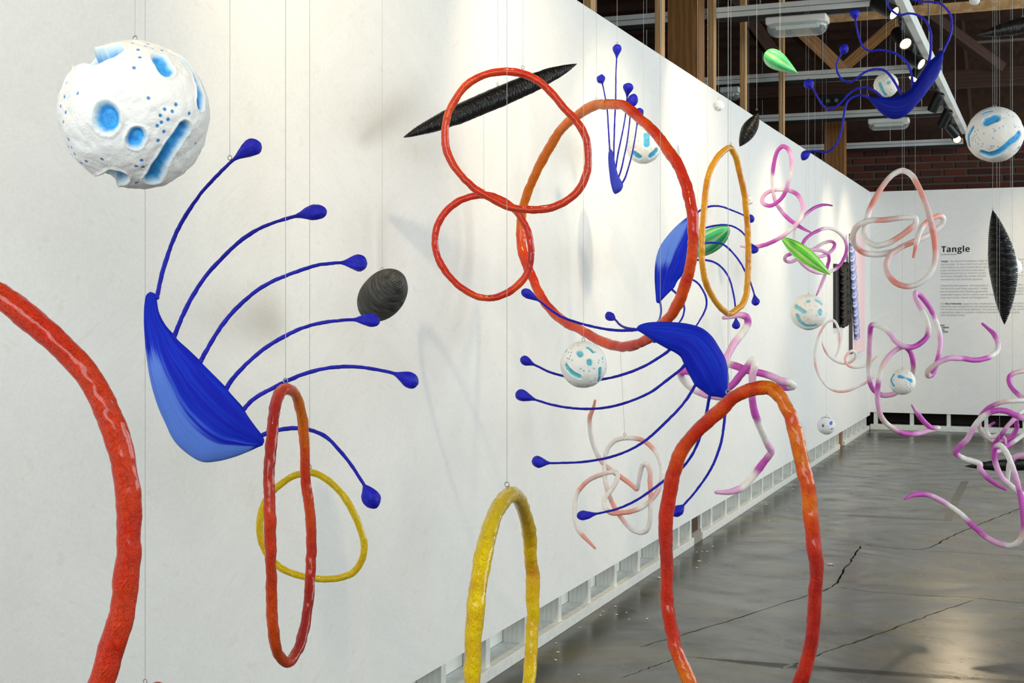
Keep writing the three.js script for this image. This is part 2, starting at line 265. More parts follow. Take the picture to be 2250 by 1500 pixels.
  B([1600, -20], [1700, 120], 13.9, 13.9, 0.12, M.dark); B([2010, 10], [2200, 150], 13.9, 14.2, 0.1, M.dark);
  B([2105, 30], [2130, 320], 15.6, 15.9, 0.1, M.dark);
  const posts = [[1298, 0.05], [1453, 0.085], [1568, 0.085], [1637, 0.085], [1721, 0.085]];
  posts.forEach(([px, d], i) => {
    const z = onWall(px, -0.137), p = mesh('wall_post', span(-0.175, -0.137, 0, ROOF - 0.2, z, z - 0.08).translate(0, 0, -z), M.pine); p.position.z = z;
    p.userData = { label: ['pale pine post over the long wall, the only one before the thick column pair', 'pale pine post right beside the thick timber column, on its near side', 'pale pine post right beyond the thick timber column', 'pale pine post with a dark cable tied round it', 'pale pine post behind the mint green pod, next to the far column'][i], category: 'post', group: 'pine posts above the long wall' };
  });
  const tie = thing('tie_beam', 'pale pine beam crossing under the roof behind the lighting track', 'beam', at(2000, 24, 12.2)); 
  { const p = at(2000, 24, 12.2); part('beam', span(-0.4, 5, p.y - 0.045, p.y + 0.045, p.z, p.z - 0.04), M.pineLong, tie); for (const x of [0.9, 1.75, 2.9]) part('hanger', span(x, x + 0.09, p.y + 0.045, ROOF, p.z, p.z - 0.04), M.pine, tie); }
  const con = at(2150, 92, 14.4); const cd = mesh('conduit', rod(v3(1.2, con.y, con.z), v3(6, con.y, con.z), 0.02), std(0x6f6a66, 0.5, { metalness: 0.5 })); cd.userData = { label: 'grey steel conduit running across under the dark roof', category: 'conduit' };
}
// ------------------------------------------------------------------ suspended rails, track and lamps
const RAIL_Y = EYE.y + 2.0, TRACK_X = EYE.x - 0.9;
{
  const rails = [674, 520, 429, 359].map(k => at(1850, 400, FOCAL * 2.0 / k).z), names = ['white suspended ceiling rail carrying the large clear-covered fixture', 'white suspended ceiling rail crossing in front of the far column head', 'white suspended ceiling rail with a small clear-covered fixture below', 'white suspended ceiling rail in front of the brick wall'];
  rails.forEach((z, i) => {
    const o = thing('ceiling_rail', names[i], 'rail', v3(0, RAIL_Y, z), 'white rails across the hall');
    part('channel', join([span(-4.5, TRACK_X - 0.03, RAIL_Y - 0.036, RAIL_Y - 0.002, z, z - 0.05, 0.003), span(-4.5, TRACK_X - 0.03, RAIL_Y + 0.002, RAIL_Y + 0.036, z, z - 0.05, 0.003)]), M.rail, o);
    part('black_underside', span(-4.4, TRACK_X - 0.05, RAIL_Y - 0.066, RAIL_Y - 0.037, z - 0.01, z - 0.045), M.black, o);  // black strip along the underside of the rail
    for (const x of [-3.2, -1.4, 0.15, 0.75]) part('drop_rod', rod(v3(x, RAIL_Y + 0.03, z - 0.025), v3(x, ROOF - 0.1, z - 0.025), 0.006), M.steel, o);
  });
  const fixture = (label, px, rail, w, h) => {
    const z = rails[rail] - 0.025, c = v3(across(px, z), 0, z), y = RAIL_Y - 0.092, o = thing('strip_fixture', label, 'light fixture', v3(c.x, y, z), 'unlit fixtures under the ceiling rails');
    part('pan', bx(w, 0.05, 0.16, c.x, y + 0.001, z, 0.012), M.pan, o);
    const cap = new THREE.CapsuleGeometry(0.065, w - 0.13, 8, 20); cap.rotateZ(Math.PI / 2); cap.scale(1, h, 1.25); part('cover', cap.translate(c.x, y - 0.03, z), M.cover, o, 'clear rounded plastic cover');
    part('tube', rod(v3(c.x - w / 2 + 0.06, y - 0.035, z), v3(c.x + w / 2 - 0.06, y - 0.035, z), 0.016, 12), M.rail, o);
  };
  fixture('large clear-covered strip fixture under the nearest white rail', 1752, 0, 0.40, 1.1);
  fixture('small clear-covered strip fixture half hidden by a pine post', 1606, 1, 0.17, 0.9);
  fixture('clear-covered strip fixture hanging below the blue crescent', 1953, 2, 0.40, 0.9);
  const tk = thing('light_track', 'white and black lighting track running along the hall', 'track', v3(TRACK_X, RAIL_Y, -9));
  part('rail', span(TRACK_X - 0.02, TRACK_X + 0.035, RAIL_Y - 0.045, RAIL_Y + 0.045, 2.5, -16.0, 0.004), M.rail, tk);
  part('bus_bar', span(TRACK_X - 0.055, TRACK_X - 0.021, RAIL_Y - 0.05, RAIL_Y + 0.0, 2.5, -16.0, 0.003), M.black, tk, 'black conductor bar');
  for (const z of [1, -1.6, -4.2, -6.8, -9.4, -11.2, -12.6, -14.4]) part('drop_rod', rod(v3(TRACK_X + 0.01, RAIL_Y, z), v3(TRACK_X + 0.01, ROOF - 0.1, z), 0.006), M.steel, tk);
  const lens = new THREE.MeshStandardMaterial({ color: 0xfff1d8, emissive: new THREE.Color(1, 0.78, 0.42), emissiveIntensity: 2.0, roughness: 0.4 });
  // z along the track, what the head aims at, brightness, beam half-angle; first five hang out of view, placed to light the near wall
  const heads = [
    [-1.0, v3(0, 1.7, -2.3), 0.6, 0.75], [-2.6, v3(0, 1.7, -3.9), 0.8, 0.7], [-4.2, v3(0, 1.8, -5.4), 0.9, 0.65], [-5.6, v3(0, 1.5, -6.6), 0.9, 0.6], [-7.0, v3(0, 2.1, -8.0), 1.0, 0.6],
    [-8.55, v3(4.2, 0.9, -6.9), 0.7, 0.5], [-9.55, v3(2.6, 0.9, -7.0), 0.6, 0.5], [-10.4, v3(4.4, 0.9, -8.6), 0.7, 0.5], [-10.9, v3(0, 1.3, -10.0), 1.0, 0.6], [-12.6, v3(0, 1.2, -13.4), 1.0, 0.6], [-13.7, v3(0, 1.3, -14.6), 1.0, 0.6], [-15.3, v3(2.5, 1.0, -9.0), 0.9, 0.5], [-14.6, v3(2.4, 1.5, -16.3), 0.8, 0.6],  // last head placed to light the end wall
  ];
  const words = ['out of view over the big white ball', 'out of view over the large blue frond', 'out of view over the black egg', 'out of view over the orange rings', 'out of view over the small blue frond', 'behind the loop of the blue crescent, with the topmost lit lens', 'with the round glowing lens above the blue crescent', 'with a narrow glowing lens close to the blue crescent', 'aimed down at the long wall, glowing just left of the blue crescent', 'dark from here, first of a pair below the blue crescent', 'dark from here, second of a pair below the blue crescent', 'glaring by the brick wall at the end of the track', 'placed to light the end wall with its text'];
  heads.forEach(([z, aim, k, half], i) => {
    const pivot = v3(TRACK_X - 0.038, RAIL_Y - 0.165, z), dir = aim.clone().sub(pivot).normalize(), o = thing('track_light', `black track spotlight ${words[i]}`, 'spotlight', v3(TRACK_X - 0.038, RAIL_Y - 0.05, z), 'black spotlights on the track');
    part('adapter', span(TRACK_X - 0.05, TRACK_X - 0.026, RAIL_Y - 0.077, RAIL_Y - 0.053, z - 0.06, z + 0.06, 0.003), M.black, o);
    part('stem', rod(v3(TRACK_X - 0.038, RAIL_Y - 0.075, z), pivot, 0.009, 10), M.black, o);
    const q = new THREE.Quaternion().setFromUnitVectors(v3(0, -1, 0), dir), P = [[0.0, 0.09], [0.034, 0.09], [0.044, 0.08], [0.046, 0.05], [0.046, -0.085], [0.042, -0.09], [0.040, -0.075]].map(a => new THREE.Vector2(a[0], a[1]));
    const body = new THREE.LatheGeometry(P, 24).applyQuaternion(q).translate(pivot.x, pivot.y, pivot.z); part('housing', uvMetres(body), M.blackMetal, o);
    const lc = pivot.clone().addScaledVector(dir, 0.078), lg = new THREE.CylinderGeometry(0.0395, 0.0395, 0.006, 24).applyQuaternion(q).translate(lc.x, lc.y, lc.z); part('lens', uvMetres(lg), lens, o, 'glowing warm lens');
    const s = new THREE.SpotLight(LAMP, SPOT * k, 0, half, 1, 2); s.name = 'track_beam'; s.position.copy(pivot).addScaledVector(dir, 0.10); s.target.position.copy(s.position).add(dir); s.castShadow = true; s.shadow.radius = 2; scene.add(s, s.target);
  });
}
// ------------------------------------------------------------------ sculpture builders
const PAL = { o: '#f05004', O: '#f87a02', r: '#dc2c06', R: '#b81a0a', c: '#e23c10', y: '#ffd800', Y: '#f9c600', g: '#f2a60c', G: '#e08a06', w: '#f1ece8', p: '#e9aed8', m: '#c950ba', M: '#b03ca4', s: '#eea294', S: '#e88a7c', k: '#e4c3c0', t: '#dcc9c2', q: '#efbfba' };
for (const k of Object.keys(PAL)) PAL[k] = col(PAL[k]);
// crop(ox, oy, k): points measured in an enlargement of the photograph that starts at (ox, oy) and is k times as large
const crop = (ox, oy, k) => (x, y) => [ox + x / k, oy + y / k];
const full = (x, y) => [x, y];
const ROOF_HOOK = ROOF - 0.02;
function hang(o, p, top = ROOF_HOOK, r = 0.0005) {                   // wire and eye screw over the point p (world)
  const d = 0.0075, e = new THREE.TorusGeometry(d * 0.55, 0.0009, 6, 14).translate(p.x, p.y + d * 0.7, p.z); part('eye_hook', e, M.steel, o);
  part('hanging_wire', rod(v3(p.x, p.y + d * 1.1, p.z), typeof top === 'number' ? v3(p.x, top, p.z) : top, r, 5), M.wire, o);
}
// a hand-wrapped tube along a path of control points [x, y, dz, colour]
function tube(ctrl, map, depth, radius, o = {}) {
  const pts = ctrl.map(c => { const [x, y] = map(c[0], c[1]); return at(x, y, depth + (c[2] || 0)); }), closed = !!o.closed;
  const curve = new THREE.CatmullRomCurve3(pts, closed, 'centripetal'), K = closed ? pts.length : pts.length - 1, N = K * (o.per || 14), J = o.sides || 20;
  const P = [], T = []; let L = [0];
  for (let i = 0; i <= N; i++) { P.push(curve.getPoint(i / N)); if (i) L.push(L[i - 1] + P[i].distanceTo(P[i - 1])); }
  for (let i = 0; i <= N; i++) T.push(closed ? P[(i + 1) % N === 0 ? 1 : (i + 1) % N].clone().sub(P[(i - 1 + N) % N]).normalize() : P[Math.min(N, i + 1)].clone().sub(P[Math.max(0, i - 1)]).normalize());
  if (closed) { T[0] = P[1].clone().sub(P[N - 1]).normalize(); T[N] = T[0].clone(); T[N - 1] = P[N].clone().sub(P[N - 2]).normalize(); }
  const U = [Math.abs(T[0].y) < 0.9 ? v3(0, 1, 0).cross(T[0]).normalize() : v3(1, 0, 0).cross(T[0]).normalize()];
  for (let i = 1; i <= N; i++) { const q = new THREE.Quaternion().setFromUnitVectors(T[i - 1], T[i]); U.push(U[i - 1].clone().applyQuaternion(q).normalize()); }
  if (closed) { const e = U[N], w = T[0].clone().cross(U[0]), ang = Math.atan2(e.dot(w), e.dot(U[0])); for (let i = 0; i <= N; i++) U[i].applyAxisAngle(T[i], -ang * i / N); }
  const pos = [], colr = [], uv = [], idx = [], len = L[N], seed = o.seed || 1, lump = 1.3 * (o.lump ?? 0.10), f = 0.55 / radius, cc = new THREE.Color();
  const around = Math.max(1, Math.round(2 * Math.PI * radius / 0.09)), rf = o.radius || (() => 1);
  for (let i = 0; i <= N; i++) {
    const W = T[i].clone().cross(U[i]), t = i / N; let k = 1;
    if (!closed) { const tp = o.taper ?? [0.12, 0.12]; const a = L[i], b = len - L[i], tip = (d, e) => e ? Math.sqrt(clamp(d / (e * 0.06), 0, 1)) * (0.5 + 0.5 * step(0, 1, d / e)) : 1; k = Math.min(tip(a, tp[0]), tip(b, tp[1])); k = Math.max(k, 0.02); }
    const s = t * K, a = Math.floor(s) % ctrl.length, b = closed ? (a + 1) % ctrl.length : Math.min(ctrl.length - 1, a + 1), u = s - Math.floor(s);
    for (let j = 0; j <= J; j++) {
      const jj = j % J, ii = closed && i === N ? 0 : i, al = jj / J * Math.PI * 2, n = U[ii].clone().multiplyScalar(Math.cos(al)).addScaledVector(closed && i === N ? T[0].clone().cross(U[0]) : W, Math.sin(al));
      const q = P[ii].clone().addScaledVector(n, radius);
      const x = q.x * f + seed * 17.3, y = q.y * f, z = q.z * f, wrap = Math.sin(L[i] / radius * 1.25 + al * 1.0 + 2.2 * noise(L[i] / radius * 0.35, seed, 1.5)), lu = fbm(x * 0.45, y * 0.45, z * 0.45, 2) * 1.3 + 0.8 * fbm(x * 1.5, y * 1.5, z * 1.5, 2) + 0.5 * fbm(x * 4, y * 4, z * 4, 2) + 0.32 * wrap * (0.5 + noise(L[i] / radius * 0.6, seed + 5, 0.5));
      const r = radius * k * rf(t) * (1 + lump * lu);
      pos.push(P[ii].x + n.x * r, P[ii].y + n.y * r, P[ii].z + n.z * r);
      if (o.paint) o.paint(cc, t, al, q, L[i]); else {
        const e = clamp((u - 0.5) * (o.hard || 1) + 0.5 + 0.55 * fbm(x * 0.9, y * 0.9, z * 0.9, 3)); cc.copy(PAL[ctrl[a][3]]).lerp(PAL[ctrl[b][3]], e);
        const v = 1 + (o.mottle ?? 0.12) * fbm(x * 2.6, y * 2.6, z * 2.6 + 40, 3) * 1.6; cc.multiplyScalar(v);
        if (o.second) cc.lerp(PAL[o.second], clamp(0.5 * step(0.05, 0.45, fbm(x * 0.5 + 9, y * 0.5, z * 0.5, 3)) + 0.4 * step(0.12, 0.3, fbm(x * 2 + 4, y * 2, z * 2, 2))));
      }
      colr.push(cc.r, cc.g, cc.b); uv.push(L[i] / 0.09, j / J * around);
      if (i < N && j < J) { const A = i * (J + 1) + j, B = A + J + 1; idx.push(A, A + 1, B, B, A + 1, B + 1); }
    }
  }
  const g = geo(pos, idx, colr, uv); weld(g, N, J, closed); g.userData.points = pts; g.userData.top = P.reduce((a, b) => b.y > a.y ? b : a); g.userData.path = P; g.userData.radius = radius; return g;
}
function weld(g, N, J, closed) {                                     // one normal along the seam
  const n = g.attributes.normal, av = (a, b) => { const x = n.getX(a) + n.getX(b), y = n.getY(a) + n.getY(b), z = n.getZ(a) + n.getZ(b), l = Math.hypot(x, y, z) || 1; n.setXYZ(a, x / l, y / l, z / l); n.setXYZ(b, x / l, y / l, z / l); };
  for (let i = 0; i <= N; i++) av(i * (J + 1), i * (J + 1) + J);
  if (closed) for (let j = 0; j <= J; j++) av(j, N * (J + 1) + j);
}
const HOOKED = 0.0045;
function ringPiece(name, label, ctrl, map, depth, radius, o = {}) {
  const g = tube(ctrl, map, depth, radius, { closed: true, per: 12, sides: 26, ...o }), top = o.hookAt ? at(...o.hookAt) : g.userData.top, t = thing(name, label, 'sculpture', top.clone(), o.group);
  part('ring', g, o.far ? M.glossFar : M.gloss, t);
  hang(t, v3(top.x, top.y + radius * 0.85, top.z), o.wireTop); return t;
}
function tangle(label, strands, depth, radius, hook, o = {}) {
  const gs = strands.map(([ctrl, map], i) => tube(ctrl, map, depth, radius, { per: 8, sides: 14, taper: o.taper || [radius * 9, radius * 9], hard: 1.3, mottle: 0.07, lump: 0.09, seed: 3 + i + radius * 1000, ...o })), top = hook ? null : gs[0].userData.top;
  let h = top; if (hook) { const q = at(hook[0], hook[1], depth); h = gs[0].userData.path.reduce((a, b) => Math.hypot(b.x - q.x, b.y - q.y, (b.z - q.z) * 0.3) < Math.hypot(a.x - q.x, a.y - q.y, (a.z - q.z) * 0.3) ? b : a); }
  const t = thing('tangle_sculpture', label, 'sculpture', h.clone(), 'painted coiled tangles');
  for (const g of gs) part('strand', g, M.strand, t);
  hang(t, v3(h.x, h.y + radius * 0.8, h.z), o.wireTop); return t;
}
// the flat pointed body of a blue frond, thick in the middle: edge a and edge b run from tip to tip
function blade(a, b, map, depth, thick, o) {
  const ca = new THREE.CatmullRomCurve3(a.map(c => { const [x, y] = map(c[0], c[1]); return at(x, y, depth + (c[2] || 0)); }), false, 'centripetal'), cb = new THREE.CatmullRomCurve3(b.map(c => { const [x, y] = map(c[0], c[1]); return at(x, y, depth + (c[2] || 0)); }), false, 'centripetal');
  const N = 170, J = 168, pos = [], colr = [], uv = [], idx = [], cc = new THREE.Color(), n = FWD.clone().negate();
  const deep = col(o.deep || '#0418b2'), pale = col(o.pale || '#5b80dc'), mid = col(o.mid || '#0a34c8');
  const wide = []; for (let i = 0; i <= 20; i++) wide.push(ca.getPoint(i / 20).distanceTo(cb.getPoint(i / 20))); const wm = Math.max(...wide);
  for (let i = 0; i <= N; i++) {
    const t = i / N, A = ca.getPoint(t), B = cb.getPoint(t), w = A.distanceTo(B), th = Math.max(0.003, thick * Math.pow(clamp(w / wm), 0.8));
    for (let j = 0; j <= J; j++) {
      const al = j / J * Math.PI * 2, s = Math.cos(al), h = Math.sign(Math.sin(al)) * Math.pow(Math.max(0, 1 - Math.pow(Math.abs(s), 2.4)), 0.5) * th / 2;
      const m = (s + 1) / 2, q = B.clone().lerp(A, m); q.addScaledVector(n, h + 0.0012 * fbm(q.x * 40, q.y * 40, q.z * 40, 2));
      pos.push(q.x, q.y, q.z); uv.push(t * 3, al / 6.283 * 3);
      const v = 1 - m, bend = v + 0.05 * noise(t * 3, o.seed, 2), st = fbm(t * 2.2 + 5, bend * 11 + o.seed, 0.5, 4), st2 = fbm(t * 3.4, bend * 46, o.seed, 3);
      const e = o.brushed(t, v) ? 0.12 + o.brushed(t, v) * 0.86 + 0.5 * st + 0.42 * st2 : 0; cc.copy(deep).lerp(mid, clamp(0.35 + 1.5 * st2 + 0.8 * st)).lerp(pale, step(0.3, 0.95, e)); colr.push(cc.r, cc.g, cc.b);
      if (i < N && j < J) { const X = i * (J + 1) + j, Y = X + J + 1; idx.push(X, Y, X + 1, Y, Y + 1, X + 1); }
    }
  }
  const g = geo(pos, idx, colr, uv), nn = g.attributes.normal; for (let i = 0; i <= N; i++) { const x = i * (J + 1), y = x + J; const X = nn.getX(x) + nn.getX(y), Y = nn.getY(x) + nn.getY(y), Z = nn.getZ(x) + nn.getZ(y), l = Math.hypot(X, Y, Z) || 1; nn.setXYZ(x, X / l, Y / l, Z / l); nn.setXYZ(y, X / l, Y / l, Z / l); }
  return g;
}
// (the photograph shows the paler blue as brush strokes along the rounded rim, dry at their edge: see brushed())
// stalk from the blade to the neck of its bulb, then the bulb
const BULB = [[0, 0], [0.05, 0.10], [0.16, 0.17], [0.3, 0.33], [0.45, 0.62], [0.58, 0.86], [0.7, 0.99], [0.8, 0.97], [0.89, 0.8], [0.95, 0.55], [0.985, 0.28], [1, 0.0]];
const BULB_ROUND = [[0, 0.12], [0.08, 0.2], [0.2, 0.48], [0.35, 0.82], [0.5, 0.99], [0.62, 1], [0.76, 0.88], [0.87, 0.66], [0.95, 0.38], [0.985, 0.18], [1, 0]];
function stalk(o, pts, map, depth, r, bulbR, tone, seed) {
  const p0 = pts[0], p1 = pts[1]; pts = [[p0[0] + (p0[0] - p1[0]) * 0.3, p0[1] + (p0[1] - p1[1]) * 0.3, p0[2] || 0], ...pts];
  const n = pts.length, last = pts[n - 1], cc0 = col(tone[0]), cc1 = col(tone[1]);
  const paint = (cc, t, al, q, l) => { const f = 0.6 / r; cc.copy(cc0).lerp(cc1, clamp(0.4 + 0.9 * fbm(q.x * f * 0.5, q.y * f * 0.5, q.z * f * 0.5 + seed, 3))); };
  const g = tube(pts.slice(0, n - 1).map(p => [p[0], p[1], p[2] || 0]), map, depth, r, { taper: [0.004, 0], per: 10, sides: 12, lump: 0.14, paint, seed, radius: t => 1.1 - 0.3 * t + 0.7 * Math.exp(-t * 24) });
  const m = part('stalk', g, M.blue, o);
  const P = g.userData.path, e = P[P.length - 1], d0 = e.clone().sub(P[P.length - 4]).normalize(), [bxp, byp] = map(last[0], last[1]), end = at(bxp, byp, depth + (last[2] ?? (pts[n - 2][2] || 0)));
  // the bulb: a drop lathed about its own axis, faceted by hand pressing
  const ax = end.clone().sub(e), L = ax.length(), dir = ax.clone().normalize(), s = d0.clone().multiplyScalar(L * 0.35), U = v3(0.3, 0.2, 0.9).cross(dir).normalize(), W = dir.clone().cross(U), pos = [], colr = [], uv = [], idx = [], cc = new THREE.Color(), N = 40, J = 28;
  const Q = L < bulbR * 3.3 ? BULB_ROUND : BULB, prof = t => { for (let i = 1; i < Q.length; i++) if (t <= Q[i][0]) { const u = (t - Q[i - 1][0]) / (Q[i][0] - Q[i - 1][0]); return Q[i - 1][1] + (Q[i][1] - Q[i - 1][1]) * u; } return 0; };
  for (let i = 0; i <= N; i++) {
    const t = i / N, c = e.clone().addScaledVector(dir, L * t).addScaledVector(s.clone().sub(dir.clone().multiplyScalar(s.dot(dir))), Math.sin(Math.PI * Math.min(1, t * 1.0)) * 0.5), rr = i === 0 ? r * 0.72 : Math.max(prof(t) * bulbR, t < 0.5 ? r * 0.75 : 0);
    for (let j = 0; j <= J; j++) {
      const al = (j % J) / J * Math.PI * 2, nn = U.clone().multiplyScalar(Math.cos(al)).addScaledVector(W, Math.sin(al)), q = nn.clone().multiplyScalar(1.6).addScaledVector(dir, t * 2.6), lu = 1 + 0.16 * noise(q.x + seed * 3.1, q.y, q.z) + 0.07 * noise(q.x * 3 + seed, q.y * 3, q.z * 3);
      pos.push(c.x + nn.x * rr * lu, c.y + nn.y * rr * lu, c.z + nn.z * rr * lu); const w = fbm(q.x * 1.5 + seed, q.y * 1.5, q.z * 1.5, 3); cc.copy(cc0).lerp(cc1, clamp(0.35 + w * 1.1)); colr.push(cc.r, cc.g, cc.b); uv.push(t * L / 0.05, j / J);
      if (i < N && j < J) { const A = i * (J + 1) + j, B = A + J + 1; idx.push(A, A + 1, B, B, A + 1, B + 1); }
    }
  }
  const bg = geo(pos, idx, colr, uv); weld(bg, N, J, false); part('bulb', bg, M.blue, m);
  return g;
}
function frond(label, map, depth, a, b, stalks, o) {
  const g = blade(a, b, map, depth, o.thick, o); g.computeBoundingBox(); const c = g.boundingBox.getCenter(v3(0, 0, 0)), t = thing('blue_frond', label, 'sculpture', c, 'blue stalked fronds');
  part('blade', g, M.leaf, t); stalks.forEach((s, i) => stalk(t, s, map, depth + (o.stalkDepth || 0), o.r, o.bulbs[i] ?? o.bulbs[0], ['#0c12a8', '#2426c8'], i + o.seed * 7));
  for (const h of o.hooks) hang(t, at(...h)); return t;
}
// a pod wound round its long axis from a to b
function pod(name, label, a, b, radius, o = {}) {
  const ax = b.clone().sub(a), L = ax.length(), d = ax.clone().normalize(), U = Math.abs(d.y) < 0.9 ? v3(0, 1, 0).cross(d).normalize() : v3(1, 0, 0).cross(d).normalize(), W = d.clone().cross(U);
  const N = o.n || (o.ribs ? 120 : 280), J = o.j || 48, pos = [], colr = [], uv = [], idx = [], cc = new THREE.Color(), p = o.profile || (t => Math.pow(Math.sin(Math.PI * t), 0.9)), seed = o.seed || 1, d0 = col(o.dark || '#050506'), d1 = col(o.lite || '#121213'), bow = o.bow || 0;
  for (let i = 0; i <= N; i++) {
    const t = i / N, c = a.clone().addScaledVector(d, L * t).addScaledVector(W, bow * Math.sin(Math.PI * t)), r = Math.max(0.0006, radius * p(t));
    for (let j = 0; j <= J; j++) {
      const al = (j % J) / J * Math.PI * 2; let rr = r * (1 + (o.lump ?? 0.03) * fbm(Math.cos(al) * 1.2 + seed, Math.sin(al) * 1.2, t * L * 18, 3) * 2);
      if (!o.ribs) rr += Math.min(1, r / 0.01) * (o.ridge ?? 0.0011) * Math.sin(t * L / (o.turn || 0.0085) * 6.283 + 2.6 * noise(al * 1.2, t * 7, seed) + al) * (0.6 + 0.6 * noise(al * 3, t * L * 90, seed + 2));
      if (o.ribs) { const k = Math.cos(al * o.ribs + 0.5 * Math.sin(t * 3 + seed)); rr *= 1 + 0.07 * k * Math.sin(Math.PI * t); const e = step(0.35, 0.95, k * -1 + 0.25 * fbm(al * 2, t * 9, seed, 3)), m = fbm(Math.cos(al) * 2, Math.sin(al) * 2, t * 5 + seed, 3); cc.copy(d0).lerp(d1, clamp(0.5 + m * 1.4)).lerp(col(o.stripe), e * 0.85); }
      else { const w = noise(t * L / 0.0016 * (o.strandScale || 1), Math.cos(al) * 1.5 + seed, Math.sin(al) * 1.5), w2 = noise(t * L / 0.006, Math.cos(al) * 4, Math.sin(al) * 4 + seed); cc.copy(d0).lerp(d1, clamp(0.5 + 0.6 * w + 0.35 * w2)); }
      const n = U.clone().multiplyScalar(Math.cos(al)).addScaledVector(W, Math.sin(al)); pos.push(c.x + n.x * rr, c.y + n.y * rr, c.z + n.z * rr); colr.push(cc.r, cc.g, cc.b); uv.push(j / J, t * L / (o.pitch || 0.13));
      if (i < N && j < J) { const A = i * (J + 1) + j, B = A + J + 1; idx.push(A, A + 1, B, B, A + 1, B + 1); }
    }
  }
  const g = geo(pos, idx, colr, uv); weld(g, N, J, false);
  const t = thing(name, label, 'sculpture', a.clone().lerp(b, 0.5), o.group); part('body', g, o.mat || M.pod, t);
  const hk = o.hook ?? 0.5, c = a.clone().lerp(b, hk); let up = radius * p(hk) / Math.max(0.35, Math.sqrt(1 - d.y * d.y)); if (hk < 0.02 || hk > 0.98) up = 0.001; hang(t, v3(c.x, c.y + up, c.z), o.wireTop); return t;
}
